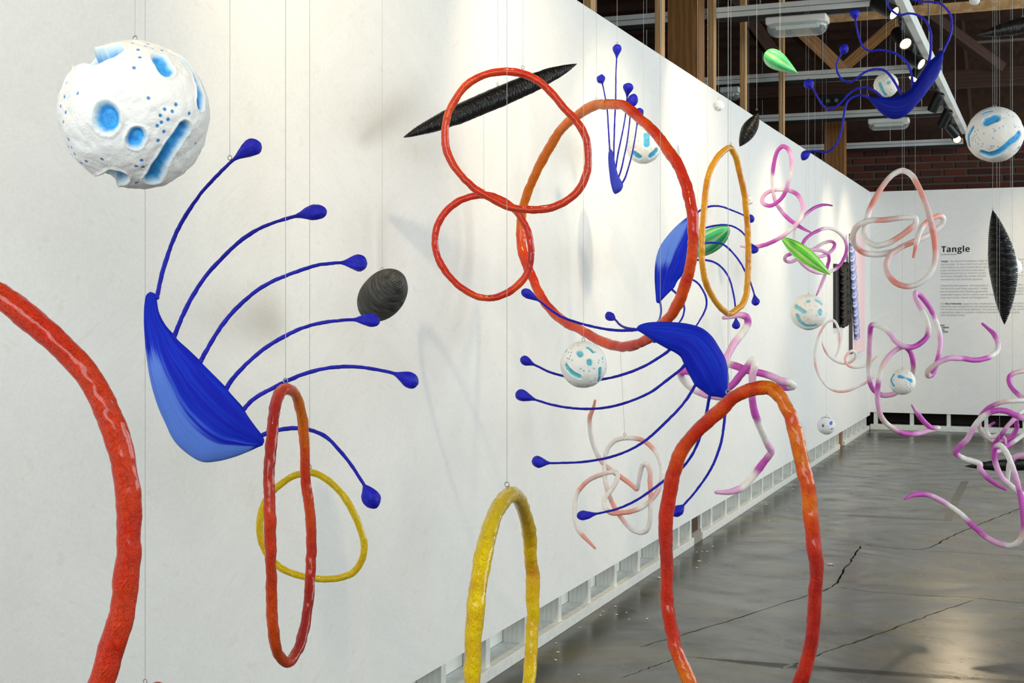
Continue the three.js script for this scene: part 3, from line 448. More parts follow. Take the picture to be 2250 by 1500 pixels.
// a plaster ball with painted hollows; hollows are [[[x, y], ...], radius, depth] and dots [x, y] in the enlargement's pixels
function ball(label, map, k, cx, cy, R, depth, hollows, dots, o = {}) {
  const [px, py] = map(cx, cy), c = at(px, py, depth), rad = R / k * depth / FOCAL, n = EYE.clone().sub(c).normalize(), rt = UP.clone().cross(n).normalize(), up = n.clone().cross(rt);
  const dir = (x, y, back) => { if (back) { const a = x - cx, b = cy - y, s = Math.sqrt(1 - back * back) / Math.hypot(a, b); return rt.clone().multiplyScalar(a * s).addScaledVector(up, b * s).addScaledVector(n, -back); } let a = (x - cx) / R, b = -(y - cy) / R, l = a * a + b * b; if (l > 0.995) { const s = Math.sqrt(0.995 / l); a *= s; b *= s; l = 0.995; } return rt.clone().multiplyScalar(a).addScaledVector(up, b).addScaledVector(n, Math.sqrt(1 - l)); };
  const H = hollows.map(([pl, r, d]) => [pl.map(p => dir(...p)), r / R, d]), D = dots.map(p => dir(...p)), dr = (o.dot || 14) / R, Rn = rng(o.seed || 5);
  for (let i = 0; i < (o.strew || 0); i++) { const z = Rn() * 2 - 1, a = Rn() * 6.283, q = Math.sqrt(1 - z * z); D.push(v3(q * Math.cos(a), z, q * Math.sin(a))); }
  for (let i = 0; i < (o.behind || 0); i++) { const z = Rn() * 1.6 - 0.8, a = Rn() * 6.283, q = Math.sqrt(1 - z * z), w = v3(q * Math.cos(a), z, q * Math.sin(a)); if (w.dot(n) < -0.25) H.push([[w, w.clone().addScaledVector(rt, 0.3 * Rn()).normalize()], 0.1 + 0.08 * Rn(), 0.12]); }
  const seg = o.seg || 160, N = seg / 2, J = seg, pos = [], colr = [], uv = [], idx = [], cc = new THREE.Color(), white = col(o.white || '#f4f2ee'), blue = col(o.blue || '#22adf0'), deep = col(o.deep || '#0b8be2'), pale = col(o.pale || '#a9def3'), dotc = col(o.dotColour || o.deep || '#1583cc'), seed = o.seed || 5, w = v3(0, 0, 0), ab = v3(0, 0, 0), q = v3(0, 0, 0);
  for (let i = 0; i <= N; i++) for (let j = 0; j <= J; j++) {
    const th = i / N * Math.PI, ph = (j % J) / J * Math.PI * 2; w.set(Math.sin(th) * Math.cos(ph), Math.cos(th), Math.sin(th) * Math.sin(ph));
    const nz = fbm(w.x * 5 + seed, w.y * 5, w.z * 5, 3); let r = 1 + (o.rough ?? 0.018) * fbm(w.x * 2.3 + seed, w.y * 2.3, w.z * 2.3, 3) * 2 + (o.rough ?? 0.018) * 0.5 * fbm(w.x * 9, w.y * 9, w.z * 9 + seed, 3), tint = 0, halo = 0;
    for (const [pl, hr, hd] of H) {
      let ds = 9; if (pl.length === 1) ds = w.distanceTo(pl[0]); else for (let s = 0; s < pl.length - 1; s++) { ab.copy(pl[s + 1]).sub(pl[s]); const t = clamp(q.copy(w).sub(pl[s]).dot(ab) / ab.lengthSq()); ds = Math.min(ds, q.copy(pl[s]).addScaledVector(ab, t).distanceTo(w)); }
      const x = ds / hr * (1 + 0.14 * nz); if (x > 2) continue;
      r -= hd * (1 - step(0.45, 1.12, x)); r += 0.012 * Math.exp(-Math.pow((x - 1.2) / 0.16, 2)); tint = Math.max(tint, 1 - step(0.66, 1.0, x + 0.16 * fbm(w.x * 14, w.y * 14, w.z * 14, 2))); halo = Math.max(halo, 1 - step(0.8, 1.32, x));
    }
    let dt = 0; for (const e of D) { const x = w.distanceTo(e) / dr; if (x < 1.6) { r -= 0.012 * (1 - step(0.4, 1.1, x)); dt = Math.max(dt, 1 - step(0.75, 1.12, x)); } }
    cc.copy(white).multiplyScalar(1 + 0.02 * nz).lerp(pale, halo * 0.55); cc.lerp(q2.copy(blue).lerp(deep, clamp(0.3 + 1.6 * fbm(w.x * 11 + 3, w.y * 11, w.z * 11, 3))), tint * 0.94); cc.lerp(dotc, dt * 0.95);
    pos.push(c.x + w.x * rad * r, c.y + w.y * rad * r, c.z + w.z * rad * r); colr.push(cc.r, cc.g, cc.b); uv.push(j / J, i / N);
    if (i < N && j < J) { const A = i * (J + 1) + j, B = A + J + 1; idx.push(A, A + 1, B, B, A + 1, B + 1); }
  }
  const g = geo(pos, idx, colr, uv); weld(g, N, J, false);
  const nn = g.attributes.normal; for (let j = 0; j <= J; j++) { nn.setXYZ(j, 0, 1, 0); nn.setXYZ(N * (J + 1) + j, 0, -1, 0); }
  const t = thing(o.name || 'plaster_ball', label, 'sculpture', c, o.group || 'white plaster balls'); part('body', g, M.ball, t); hang(t, v3(c.x, c.y + rad * 0.985, c.z), o.wireTop); return t;
}
const q2 = new THREE.Color();
// ------------------------------------------------------------------ rings
const cA = crop(860, 100, 2.5), c7 = crop(1220, 80, 3.75), c3f = crop(1420, 430, 4.837), cF4 = crop(1100, 650, 3.75), cN = crop(0, 580, 1.631), cE = crop(450, 800, 2.142), c5 = crop(1400, 1000, 2.647), cC = crop(1470, 680, 3.49);
ringPiece('red_ring', 'large red ring cut off by the picture edge, hanging close by', [[0, 650, 0, 'c'], [86, 718, 0, 'r'], [178, 805, 0, 'c'], [238, 905, 0, 'c'], [264, 980, 0, 'c'], [282, 1089, 0, 'c'], [285, 1168, 0, 'r'], [276, 1285, 0, 'c'], [264, 1365, 0, 'c'], [245, 1426, 0, 'r'], [226, 1490, 0, 'c'], [180, 1580, 0, 'r'], [110, 1655, 0, 'c'], [-20, 1700, 0, 'c'], [-170, 1640, 0, 'r'], [-290, 1500, 0, 'c'], [-370, 1300, 0, 'c'], [-390, 1080, 0, 'r'], [-340, 850, 0, 'c'], [-230, 690, 0, 'c'], [-110, 620, 0, 'c']], full, 1.75, 0.0160, { seed: 2, lump: 0.13, second: 'r', group: 'red and orange rings' });
ringPiece('red_ring', 'tall narrow orange and red loop hanging in front of the yellow ring', [[380, 115, 0, 'o'], [430, 150, 0.06, 'O'], [460, 270, 0.1, 'O'], [470, 400, 0.12, 'o'], [475, 550, 0.13, 'r'], [495, 700, 0.13, 'o'], [503, 850, 0.13, 'r'], [495, 1000, 0.12, 'r'], [490, 1100, 0.1, 'R'], [470, 1230, 0.08, 'R'], [440, 1340, 0.04, 'R'], [395, 1400, 0, 'c'], [350, 1370, -0.04, 'o'], [325, 1280, -0.08, 'o'], [315, 1100, -0.1, 'o'], [312, 950, -0.12, 'c'], [308, 800, -0.13, 'c'], [305, 650, -0.13, 'c'], [303, 500, -0.12, 'R'], [318, 330, -0.1, 'R'], [330, 210, -0.07, 'R'], [350, 140, -0.03, 'c']], cE, 2.2, 0.0088, { seed: 5, lump: 0.12, group: 'red and orange rings' });
ringPiece('yellow_ring', 'rounded bright yellow ring hanging behind the narrow red loop', [[508, 510, 0, 'y'], [590, 555, 0, 'y'], [660, 630, 0, 'y'], [710, 720, 0, 'y'], [740, 800, 0, 'y'], [750, 860, 0, 'y'], [735, 930, 0, 'Y'], [690, 985, 0, 'y'], [620, 1007, 0, 'y'], [540, 1010, 0, 'y'], [450, 995, 0, 'y'], [370, 965, 0, 'y'], [310, 915, 0, 'y'], [272, 850, 0, 'Y'], [258, 770, 0, 'y'], [270, 680, 0, 'y'], [300, 620, 0, 'Y'], [350, 570, 0, 'y'], [420, 525, 0, 'y']], cE, 2.7, 0.0068, { seed: 6, lump: 0.09, mottle: 0.05, group: 'yellow rings' });
{
  const low = []; for (let i = 0; i < 16; i++) { const a = i / 16 * Math.PI * 2; low.push([345 + 62 * Math.sin(a), 1800 - 292 * Math.cos(a), 0.10 * Math.sin(a), i % 3 ? 'o' : 'r']); }
  ringPiece('red_ring', 'orange ring of which only the top shows at the bottom edge', low, full, 2.62, 0.0095, { seed: 8, group: 'red and orange rings', hookAt: [319, 1512, 2.61] });
}
ringPiece('red_ring', 'thin red-orange hoop hanging in front of the long black pod', [[640, 143, 0, 'c'], [720, 155, 0, 'r'], [800, 190, 0, 'c'], [880, 260, 0, 'c'], [950, 345, 0, 'c'], [1020, 420, 0, 'c'], [1065, 500, 0, 'c'], [1080, 580, 0, 'r'], [1080, 660, 0, 'c'], [1055, 750, 0, 'c'], [1010, 815, 0, 'c'], [930, 870, 0, 'c'], [850, 897, 0, 'c'], [740, 900, 0, 'c'], [640, 885, 0, 'c'], [540, 835, 0, 'c'], [450, 780, 0, 'r'], [380, 710, 0, 'c'], [330, 640, 0, 'c'], [300, 560, 0, 'c'], [295, 470, 0, 'c'], [310, 380, 0, 'o'], [350, 300, 0, 'c'], [400, 230, 0, 'o'], [470, 180, 0, 'c'], [550, 152, 0, 'c']], cA, 3.5, 0.0098, { seed: 9, lump: 0.1, group: 'red and orange rings', hookAt: [1149, 160, 3.5] });
ringPiece('red_ring', 'smaller bright red hoop hung on a wire from the long black pod', [[545, 825, 0, 'r'], [610, 850, 0, 'r'], [670, 895, 0, 'o'], [715, 950, 0, 'r'], [750, 1020, 0, 'r'], [765, 1100, 0, 'r'], [765, 1180, 0, 'R'], [745, 1250, 0, 'r'], [700, 1310, 0, 'o'], [640, 1355, 0, 'r'], [560, 1385, 0, 'r'], [480, 1380, 0, 'o'], [400, 1340, 0, 'r'], [330, 1280, 0, 'r'], [275, 1205, 0, 'r'], [245, 1130, 0, 'r'], [240, 1050, 0, 'r'], [260, 970, 0, 'r'], [310, 900, 0, 'r'], [380, 850, 0, 'r'], [460, 825, 0, 'r']], cA, 4.25, 0.0108, { seed: 10, lump: 0.11, group: 'red and orange rings', wireTop: at(1063, 254, 4.29), hookAt: [1063, 429, 4.25] });
const oval = [[1337, 229, 'O'], [1369, 232, 'o'], [1396, 251, 'r'], [1423, 275, 'o'], [1447, 301, 'r'], [1468, 331, 'o'], [1487, 357, 'r'], [1500, 387, 'r'], [1511, 421, 'r'], [1518, 450, 'r'], [1522, 480, 'r'], [1524, 510, 'r'], [1522, 545, 'o'], [1519, 571, 'o'], [1514, 593, 'o'], [1508, 614, 'r'], [1502, 636, 'o'], [1493, 659, 'o'], [1481, 681, 'o'], [1465, 702, 'o'], [1440, 733, 'o'], [1415, 749, 'r'], [1388, 759, 'r'], [1361, 761, 'r'], [1335, 754, 'o'], [1308, 743, 'r'], [1281, 727, 'o'], [1255, 714, 'r'], [1233, 701, 'o'], [1214, 685, 'r'], [1198, 665, 'r'], [1184, 643, 'o'], [1171, 614, 'r'], [1157, 580, 'r'], [1147, 548, 'o'], [1144, 516, 'o'], [1145, 484, 'O'], [1151, 450, 'O'], [1164, 410, 'O'], [1180, 376, 'O'], [1196, 344, 'O'], [1212, 316, 'O'], [1233, 284, 'O'], [1260, 260, 'O'], [1292, 238, 'O'], [1316, 230, 'O']].map(([x, y, c]) => [x, y, -(x - 1335) / 380 * 0.95, c]);
ringPiece('orange_ring', 'biggest oval ring, orange shading to red, hanging in front of the small upright frond', oval, full, 4.4, 0.0165, { seed: 11, lump: 0.14, per: 9, group: 'red and orange rings' });
ringPiece('yellow_ring', 'tall golden yellow oval ring in front of the green pod', [[1604, 325, 'g'], [1585, 336, 'g'], [1569, 357, 'g'], [1557, 384, 'g'], [1551, 416, 'G'], [1548, 447, 'g'], [1546, 471, 'g'], [1544, 498, 'g'], [1542, 527, 'g'], [1542, 554, 'g'], [1543, 581, 'g'], [1547, 606, 'g'], [1553, 626, 'G'], [1563, 647, 'g'], [1575, 666, 'g'], [1590, 682, 'g'], [1604, 689, 'g'], [1618, 680, 'g'], [1631, 668, 'g'], [1639, 649, 'g'], [1642, 628, 'g'], [1643, 606, 'g'], [1644, 575, 'G'], [1644, 546, 'g'], [1643, 513, 'g'], [1642, 488, 'G'], [1639, 461, 'g'], [1637, 435, 'g'], [1632, 408, 'G'], [1625, 379, 'G'], [1619, 352, 'g'], [1612, 335, 'g']].map(([x, y, c]) => [x, y, (x - 1595) / 50 * 0.14, c]), full, 5.2, 0.0118, { seed: 12, lump: 0.1, mottle: 0.1, per: 9, group: 'yellow rings', hookAt: [1606, 324, 5.2] });
const cY = crop(980, 1050, 3.334);
ringPiece('yellow_ring', 'thick yellow arch of a ring rising from the bottom edge beside the stud base', [[460, 125, 0.3, 'y'], [520, 135, 0.42, 'Y'], [562, 220, 0.55, 'Y'], [598, 340, 0.65, 'Y'], [612, 450, 0.7, 'Y'], [618, 560, 0.72, 'Y'], [630, 680, 0.74, 'g'], [638, 780, 0.74, 'Y'], [636, 860, 0.74, 'Y'], [638, 960, 0.74, 'y'], [633, 1060, 0.74, 'Y'], [628, 1180, 0.73, 'y'], [622, 1300, 0.72, 'Y'], [614, 1420, 0.7, 'y'], [606, 1520, 0.68, 'y'], [590, 1750, 0.6, 'y'], [550, 1980, 0.5, 'y'], [480, 2150, 0.36, 'y'], [400, 2200, 0.22, 'y'], [310, 2110, 0.1, 'y'], [245, 1930, 0.03, 'Y'], [205, 1700, 0, 'y'], [196, 1520, 0, 'Y'], [198, 1380, 0, 'y'], [200, 1250, 0, 'Y'], [206, 1120, 0, 'y'], [212, 1020, 0, 'Y'], [220, 920, 0, 'y'], [235, 800, 0.02, 'Y'], [256, 680, 0.04, 'y'], [276, 560, 0.06, 'y'], [306, 430, 0.1, 'y'], [346, 300, 0.15, 'y'], [398, 190, 0.22, 'y']], cY, 2.1, 0.0136, { seed: 13, lump: 0.12, mottle: 0.04, group: 'yellow rings', hookAt: [1114, 1085, 2.4], wireTop: RAIL_Y - 0.0505 });
const arch = [[1668, 852, 'o'], [1636, 860, 'o'], [1610, 875, 'r'], [1585, 898, 'o'], [1556, 924, 'r'], [1530, 949, 'r'], [1507, 975, 'o'], [1491, 1004, 'o'], [1481, 1038, 'r'], [1473, 1075, 'r'], [1466, 1113, 'r'], [1462, 1159, 'r'], [1464, 1211, 'R'], [1465, 1264, 'r'], [1465, 1310, 'r'], [1470, 1351, 'r'], [1477, 1393, 'r'], [1489, 1438, 'o'], [1509, 1485, 'O'], [1540, 1545, 'o'], [1585, 1590, 'o'], [1640, 1605, 'r'], [1695, 1590, 'r'], [1738, 1540, 'r'], [1763, 1485, 'R'], [1774, 1450, 'r'], [1782, 1412, 'R'], [1786, 1378, 'R'], [1788, 1340, 'R'], [1792, 1295, 'R'], [1793, 1245, 'R'], [1787, 1189, 'r'], [1782, 1143, 'o'], [1779, 1098, 'O'], [1772, 1049, 'o'], [1761, 1011, 'O'], [1749, 955, 'O'], [1738, 921, 'o'], [1727, 895, 'O'], [1712, 869, 'O'], [1692, 853, 'O']].map(([x, y, c]) => [x, y, -(x - 1628) / 165 * 0.08, c]);
ringPiece('orange_ring', 'tall orange-red ring arching over the floor in the foreground', arch, full, 2.4, 0.0124, { seed: 14, lump: 0.13, per: 9, second: 'r', group: 'red and orange rings', hookAt: [1600, 880, 2.413] });

// ------------------------------------------------------------------ blue fronds
const c1L = crop(250, 280, 3.126), c1 = crop(250, 600, 2.727), to = (m, list) => list.map(p => { const [x, y] = m(p[0], p[1]); return [x, y, p[2] || 0]; });
frond('large blue frond with six bulbs above the narrow red loop', full, 2.5,
  to(c1, [[222, 112], [245, 122], [256, 150], [270, 230], [310, 310], [360, 368], [385, 400], [440, 450], [510, 517], [540, 550], [610, 620], [672, 684], [700, 720], [770, 800], [800, 850], [850, 920], [892, 975], [902, 1005], [892, 1030]]),
  to(c1, [[216, 112], [195, 130], [184, 180], [180, 280], [184, 370], [193, 470], [215, 620], [255, 770], [310, 900], [360, 1000], [440, 1080], [530, 1130], [620, 1127], [720, 1102], [800, 1072], [860, 1045], [890, 1032]]),
  [to(c1L, [[297, 1165], [308, 1110], [330, 1010], [380, 850], [440, 700], [510, 580], [600, 450], [700, 340], [790, 250], [1010, 105]]),
   to(c1L, [[418, 1425], [470, 1300], [540, 1160], [640, 1010], [760, 880], [880, 770], [1000, 695], [1110, 650], [1200, 622], [1465, 572]]),
   [...to(c1, [[520, 528], [540, 490], [580, 420], [650, 310], [740, 205], [850, 110], [960, 45]]), ...to(c1L, [[1190, 1015], [1300, 975], [1400, 945], [1520, 930], [1742, 935]])],
   to(c1, [[675, 690], [700, 650], [740, 600], [820, 520], [920, 440], [1030, 375], [1140, 325], [1260, 295], [1390, 280], [1597, 287]]),
   to(c1, [[780, 815], [800, 790], [850, 745], [950, 690], [1050, 640], [1150, 600], [1270, 570], [1390, 560], [1500, 565], [1640, 590], [1825, 665]]),
   to(c1, [[890, 970], [920, 958], [990, 938], [1080, 928], [1180, 940], [1270, 980], [1360, 1070], [1430, 1160], [1495, 1260], [1575, 1408]])],
  { thick: 0.045, r: 0.0040, bulbs: [0.0165, 0.0155, 0.0155, 0.0125, 0.0140, 0.0165], seed: 3, brushed: (t, v) => step(0.32, 0.42, t + 0.06 * v) * (1 - step(0.86, 0.93, t)) * step(0.46, 0.74, v), hooks: [[505, 353, 2.5]] });
frond('small upright blue frond seen edge-on behind the big orange oval', c7, 5.4,
  [[458, 928], [470, 940], [482, 985], [492, 1030], [502, 1080], [522, 1150], [545, 1190], [558, 1215], [556, 1245], [535, 1278], [500, 1298]],
  [[452, 928], [440, 950], [436, 990], [438, 1050], [445, 1120], [455, 1200], [468, 1255], [478, 1283], [486, 1293], [492, 1298], [496, 1298]],
  [[[450, 945], [444, 850], [436, 720], [428, 600], [415, 520], [396, 420], [375, 355, -0.09]], [[482, 990], [485, 850], [490, 700], [498, 500], [500, 300], [505, 200], [511, 63]], [[500, 1080], [515, 980], [535, 880], [560, 760], [580, 640], [590, 520], [606, 384, -0.03]], [[522, 1160], [545, 1090], [565, 1000], [590, 880], [610, 730], [622, 600], [655, 472]], [[548, 1215], [575, 1165], [600, 1090], [630, 980], [655, 850], [670, 750], [700, 588]]],
  { thick: 0.05, r: 0.0033, bulbs: [0.0175, 0.0172, 0.02, 0.021, 0.0175], seed: 9, deep: '#2734b2', mid: '#4351c6', brushed: () => 0, hooks: [[1356, 98, 5.4]] });
frond('blue frond partly hidden behind the orange oval, its stalks drooping past the golden ring', c3f, 5.9,
  [[545, 165], [552, 200], [550, 300], [540, 420], [512, 560], [470, 680], [430, 770], [380, 848], [330, 910], [297, 975], [270, 1002], [210, 1062], [160, 1115], [135, 1140]],
  [[535, 165], [430, 230], [320, 320], [220, 430], [150, 530], [115, 620], [95, 720], [88, 850], [92, 960], [100, 1060], [106, 1125], [115, 1138], [125, 1142]],
  [[[535, 200], [560, 165], [600, 140], [650, 120], [720, 108], [800, 115], [900, 150], [1000, 190], [1145, 270]], [[545, 380], [600, 350], [650, 335], [740, 315], [830, 308], [920, 325], [1000, 370], [1045, 415], [1090, 480], [1165, 600, -0.04]], [[530, 530], [580, 510], [640, 502], [720, 498], [800, 510], [870, 555], [940, 630], [1000, 710], [1050, 800], [1100, 900], [1140, 1020], [1168, 1168]], [[480, 690], [545, 682], [640, 685], [720, 705], [790, 750], [850, 820], [890, 900], [920, 1010], [940, 1120], [952, 1270], [957, 1418]], [[400, 850], [490, 890], [550, 930], [600, 1000], [635, 1080], [640, 1160], [615, 1240], [570, 1320], [520, 1400], [430, 1500]], [[280, 1000], [340, 1060], [390, 1130], [405, 1200], [385, 1290], [340, 1360], [280, 1420], [180, 1490]], [[145, 1125], [155, 1180], [155, 1250], [140, 1310], [110, 1360], [92, 1440], [83, 1565]]],
  { thick: 0.06, r: 0.0046, bulbs: [0.0175, 0.019, 0.0175, 0.0175, 0.016, 0.016, 0.014], seed: 14, brushed: (t, v) => step(0.06, 0.2, t) * (1 - step(0.42, 0.6, t)) * step(0.34, 0.66, v), hooks: [[1533, 466, 5.9]] });
frond('big blue frond shaped like a wing, hanging in front of the pink tangle', full, 3.65,
  to(cF4, [[1118, 268], [1130, 250], [1150, 236], [1210, 219], [1310, 213], [1450, 217], [1560, 232], [1660, 265], [1740, 330], [1800, 420], [1850, 510], [1872, 600], [1882, 680], [1876, 760], [1864, 825], [1852, 862]]),
  to(cF4, [[1118, 272], [1130, 286], [1170, 310], [1250, 365], [1330, 412], [1385, 442], [1435, 467], [1482, 503], [1506, 552], [1532, 612], [1570, 680], [1603, 737], [1660, 780], [1722, 822], [1790, 832], [1838, 846], [1848, 862]]),
  [to(cF4, [[1140, 275], [1100, 280], [1000, 285], [880, 275], [750, 250], [620, 215], [500, 170], [420, 120], [350, 65], [172, -48]]), to(cF4, [[1130, 278, 0.02], [1040, 265, 0.06], [980, 235, 0.12], [955, 205, 0.16], [872, 150, 0.2]]), to(cF4, [[1395, 442], [1360, 470], [1300, 510], [1200, 570], [1100, 615], [1000, 650], [900, 675], [800, 690], [650, 685], [520, 660], [400, 625], [310, 582], [162, 512]]), to(cF4, [[1515, 572], [1490, 600], [1440, 640], [1350, 710], [1240, 790], [1100, 855], [960, 900], [820, 925], [680, 930], [540, 918], [420, 895], [320, 866], [122, 800]]), to(cF4, [[1605, 732], [1580, 775], [1540, 840], [1460, 940], [1350, 1050], [1220, 1170], [1100, 1250], [960, 1310], [800, 1350], [640, 1370], [500, 1375], [440, 1377], [255, 1360]]), [[1560, 866, 0], [1551, 911, 0.02], [1540, 955, 0.04], [1520, 1000, 0.06], [1494, 1032, 0.08], [1467, 1050, 0.08], [1432, 1076, 0.08], [1396, 1100, 0.08], [1355, 1118, 0.08], [1322, 1126, 0.08], [1267, 1134, 0.08]], [[1593, 872, 0], [1593, 909, 0], [1590, 938, 0], [1585, 969, 0], [1576, 998, 0], [1562, 1030, 0], [1542, 1061, 0], [1522, 1087, 0], [1504, 1107, 0], [1478, 1133, 0]]],
  { thick: 0.055, r: 0.0038, bulbs: [0.0125, 0.0135, 0.013, 0.0165, 0.0165, 0.0138, 0.014], seed: 21, brushed: () => 0, hooks: [[1451, 707, 3.65]] });
const c2 = crop(1700, 0, 4.055);
frond('blue crescent frond with wavy stalks hanging high beside the lighting track', c2, 5.3,
  [[828, 864], [860, 862], [900, 863], [980, 869], [1060, 863], [1140, 845], [1190, 815], [1240, 760], [1290, 690], [1340, 610], [1380, 555], [1430, 510], [1470, 470], [1500, 456], [1508, 452]],
  [[828, 868], [850, 888], [870, 912], [920, 970], [980, 1025], [1040, 1055], [1090, 1060], [1150, 1045], [1200, 1010], [1260, 950], [1320, 880], [1380, 800], [1430, 730], [1470, 660], [1495, 590], [1503, 520], [1511, 456]],
  [[[840, 866], [800, 852], [760, 850], [720, 860], [670, 890], [640, 950], [625, 1030], [610, 1140], [580, 1240], [530, 1320], [470, 1355], [400, 1350], [340, 1345], [250, 1425]], [[965, 868], [930, 835], [900, 810], [830, 780], [760, 785], [690, 820], [630, 880], [570, 940], [500, 975], [440, 940], [390, 860], [352, 795], [280, 712]], [[1138, 845], [1100, 770], [1050, 690], [990, 630], [920, 615], [830, 635], [760, 680], [690, 730], [630, 720], [580, 670], [560, 590], [575, 530], [598, 490], [645, 392]], [[1235, 765], [1225, 650], [1180, 550], [1110, 490], [1020, 455], [940, 445], [860, 455], [800, 420], [760, 330], [740, 240], [730, 180], [710, 78]], [[1380, 558], [1395, 480], [1402, 400], [1395, 280], [1350, 180], [1270, 130], [1200, 120], [1120, 135], [1060, 100], [1020, 50], [1010, -20], [1005, -110]], [[1508, 458], [1530, 415], [1560, 350], [1585, 260], [1580, 150], [1540, 80], [1480, 30], [1400, 15], [1320, 15], [1250, 0], [1200, -30], [1110, -80]]],
  { thick: 0.07, r: 0.0047, bulbs: [0.0165, 0.019, 0.018, 0.019, 0.018, 0.018], seed: 33, deep: '#020f80', mid: '#0a249c', brushed: () => 0, hooks: [[2066, 112, 5.3], [1906, 212, 5.3]] });

// ------------------------------------------------------------------ pods
const blunt = t => Math.pow(1 - Math.pow(Math.abs(2 * t - 1), 2.6), 0.85), lens_ = t => Math.pow(Math.sin(Math.PI * t), 0.85), egg = t => Math.sqrt(Math.max(0, 1 - Math.pow(2 * t - 1, 2))) * (1 - 0.12 * Math.pow(2 * t - 1, 4));
pod('black_pod', 'long black pod with tapered ends behind the thin red-orange hoop', at(886, 302, 4.1), at(1268, 140, 4.5), 0.0325, { profile: blunt, group: 'wound black pods', hook: 0.52, seed: 2, lump: 0.05, n: 420 });
{ const c = at(840, 649, 3.62), a = c.clone().addScaledVector(RIGHT, 0.048).addScaledVector(UP, 0.049).addScaledVector(FWD, -0.084), b = c.clone().multiplyScalar(2).sub(a); pod('black_pod', 'plump dark grey egg wound with twine, beside a blue bulb', b, a, 0.058, { profile: egg, mat: M.twine, dark: '#141413', lite: '#4c4c48', strandScale: 1.1, group: 'wound black pods', seed: 3, n: 260, j: 72, pitch: 0.10, lump: 0.02, ridge: 0.0004, turn: 0.0034 }); }
pod('black_pod', 'short black pod tilted against the top of the long wall', at(1625, 322, 7.4), at(1667, 248, 7.4), 0.042, { profile: lens_, group: 'wound black pods', hook: 0.9, seed: 5 });
pod('black_pod', 'big glossy black pod hanging upright in front of the wall text', at(2207, 713, 6.5), at(2181, 461, 6.5), 0.0635, { profile: lens_, group: 'wound black pods', hook: 1, seed: 6, n: 420, pitch: 0.19, bow: 0.02, ridge: 0.0016, turn: 0.0095 });
pod('black_pod', 'black pod lying level behind the magenta tangle near the floor', at(2119, 1024, 7.0), at(2330, 1018, 7.0), 0.031, { profile: lens_, group: 'wound black pods', seed: 7 });
pod('black_pod', 'dark speckled pod hanging under the roof above a white ball', at(2144, 78, 6.0), at(2350, 34, 6.0), 0.034, { profile: lens_, group: 'wound black pods', seed: 8, lite: '#2a2926' });
const ca = crop(1620, 300, 4.686), cG = crop(1200, 0, 4.055);
pod('green_pod', 'lime green ribbed pod hanging slanted before the pink tangle', at(...ca(452, 1036), 8.5), at(...ca(962, 1424), 8.5), 0.0475, { profile: t => Math.pow(Math.sin(Math.PI * Math.pow(t, 0.86)), 0.8), mat: M.green, ribs: 6, dark: '#4fc81e', lite: '#86e63a', stripe: '#d3eda2', group: 'green ribbed pods', seed: 1, lump: 0.01 });
pod('green_pod', 'emerald green ribbed pod behind the golden ring', at(...c3f(880, 340), 6.15), at(...c3f(430, 660), 6.35), 0.0500, { profile: t => Math.pow(Math.sin(Math.PI * Math.pow(t, 0.8)), 0.75), mat: M.green, ribs: 6, dark: '#0f8f4e', lite: '#22b866', stripe: '#a9d49a', group: 'green ribbed pods', seed: 2, lump: 0.01 });
pod('green_pod', 'mint green pod tapering to a point in front of a pine post', at(...cG(1946, 470), 6.0), at(1753.5, 161, 6.0), 0.044, { profile: t => Math.pow(Math.sin(Math.PI * Math.pow(t, 0.62)), 0.85) * (1 - 0.25 * t), mat: M.green, ribs: 5, dark: '#35b564', lite: '#5fd488', stripe: '#a5d38f', group: 'green ribbed pods', seed: 4, lump: 0.01, hook: 0.46 });

// ------------------------------------------------------------------ plaster balls
const c0 = crop(0, 0, 3.3333), ce = crop(1880, 620, 4.168), c3 = crop(1600, 300, 3.409), cj = crop(1770, 500, 3.26), ct = crop(2050, 520, 6.82);
ball('biggest white plaster ball with deep sky-blue hollows, beside the large frond', c0, 3.3333, 989, 840, 540, 2.1,
  [[[[820, 395], [740, 425], [640, 440], [610, 425, 0.3]], 92, 0.29], [[[1165, 455], [1200, 505]], 68, 0.085], [[[795, 850], [795, 890]], 92, 0.12], [[[1005, 985], [985, 1020]], 62, 0.10], [[[1325, 925], [1240, 1060], [1160, 1190], [1110, 1290]], 62, 0.12], [[[1290, 370], [1390, 500], [1445, 640], [1440, 750]], 46, 0.09], [[[868, 1295], [800, 1330], [740, 1370, 0.25]], 80, 0.3], [[[1500, 1080]], 40, 0.08]],
  [[970, 325], [1010, 378], [1022, 440], [983, 517], [1080, 722], [1265, 760], [1190, 795], [1238, 808], [1357, 818], [1160, 840], [1212, 865], [1168, 887], [1140, 912], [1186, 952], [1145, 1014], [1430, 1040], [765, 1160], [1035, 1160], [1000, 1205], [1046, 1208], [1000, 1332], [1178, 368], [1065, 335], [1110, 350], [1080, 318], [515, 628], [588, 703], [495, 730], [470, 800], [503, 842], [497, 908], [535, 1030], [557, 1087], [578, 1130], [660, 1178], [622, 1195], [532, 1087], [520, 560], [560, 1140], [1340, 1248]],
  { seg: 620, dot: 14, seed: 7, behind: 6, rough: 0.032, white: '#f7f6f4', wireTop: ROOF_HOOK });
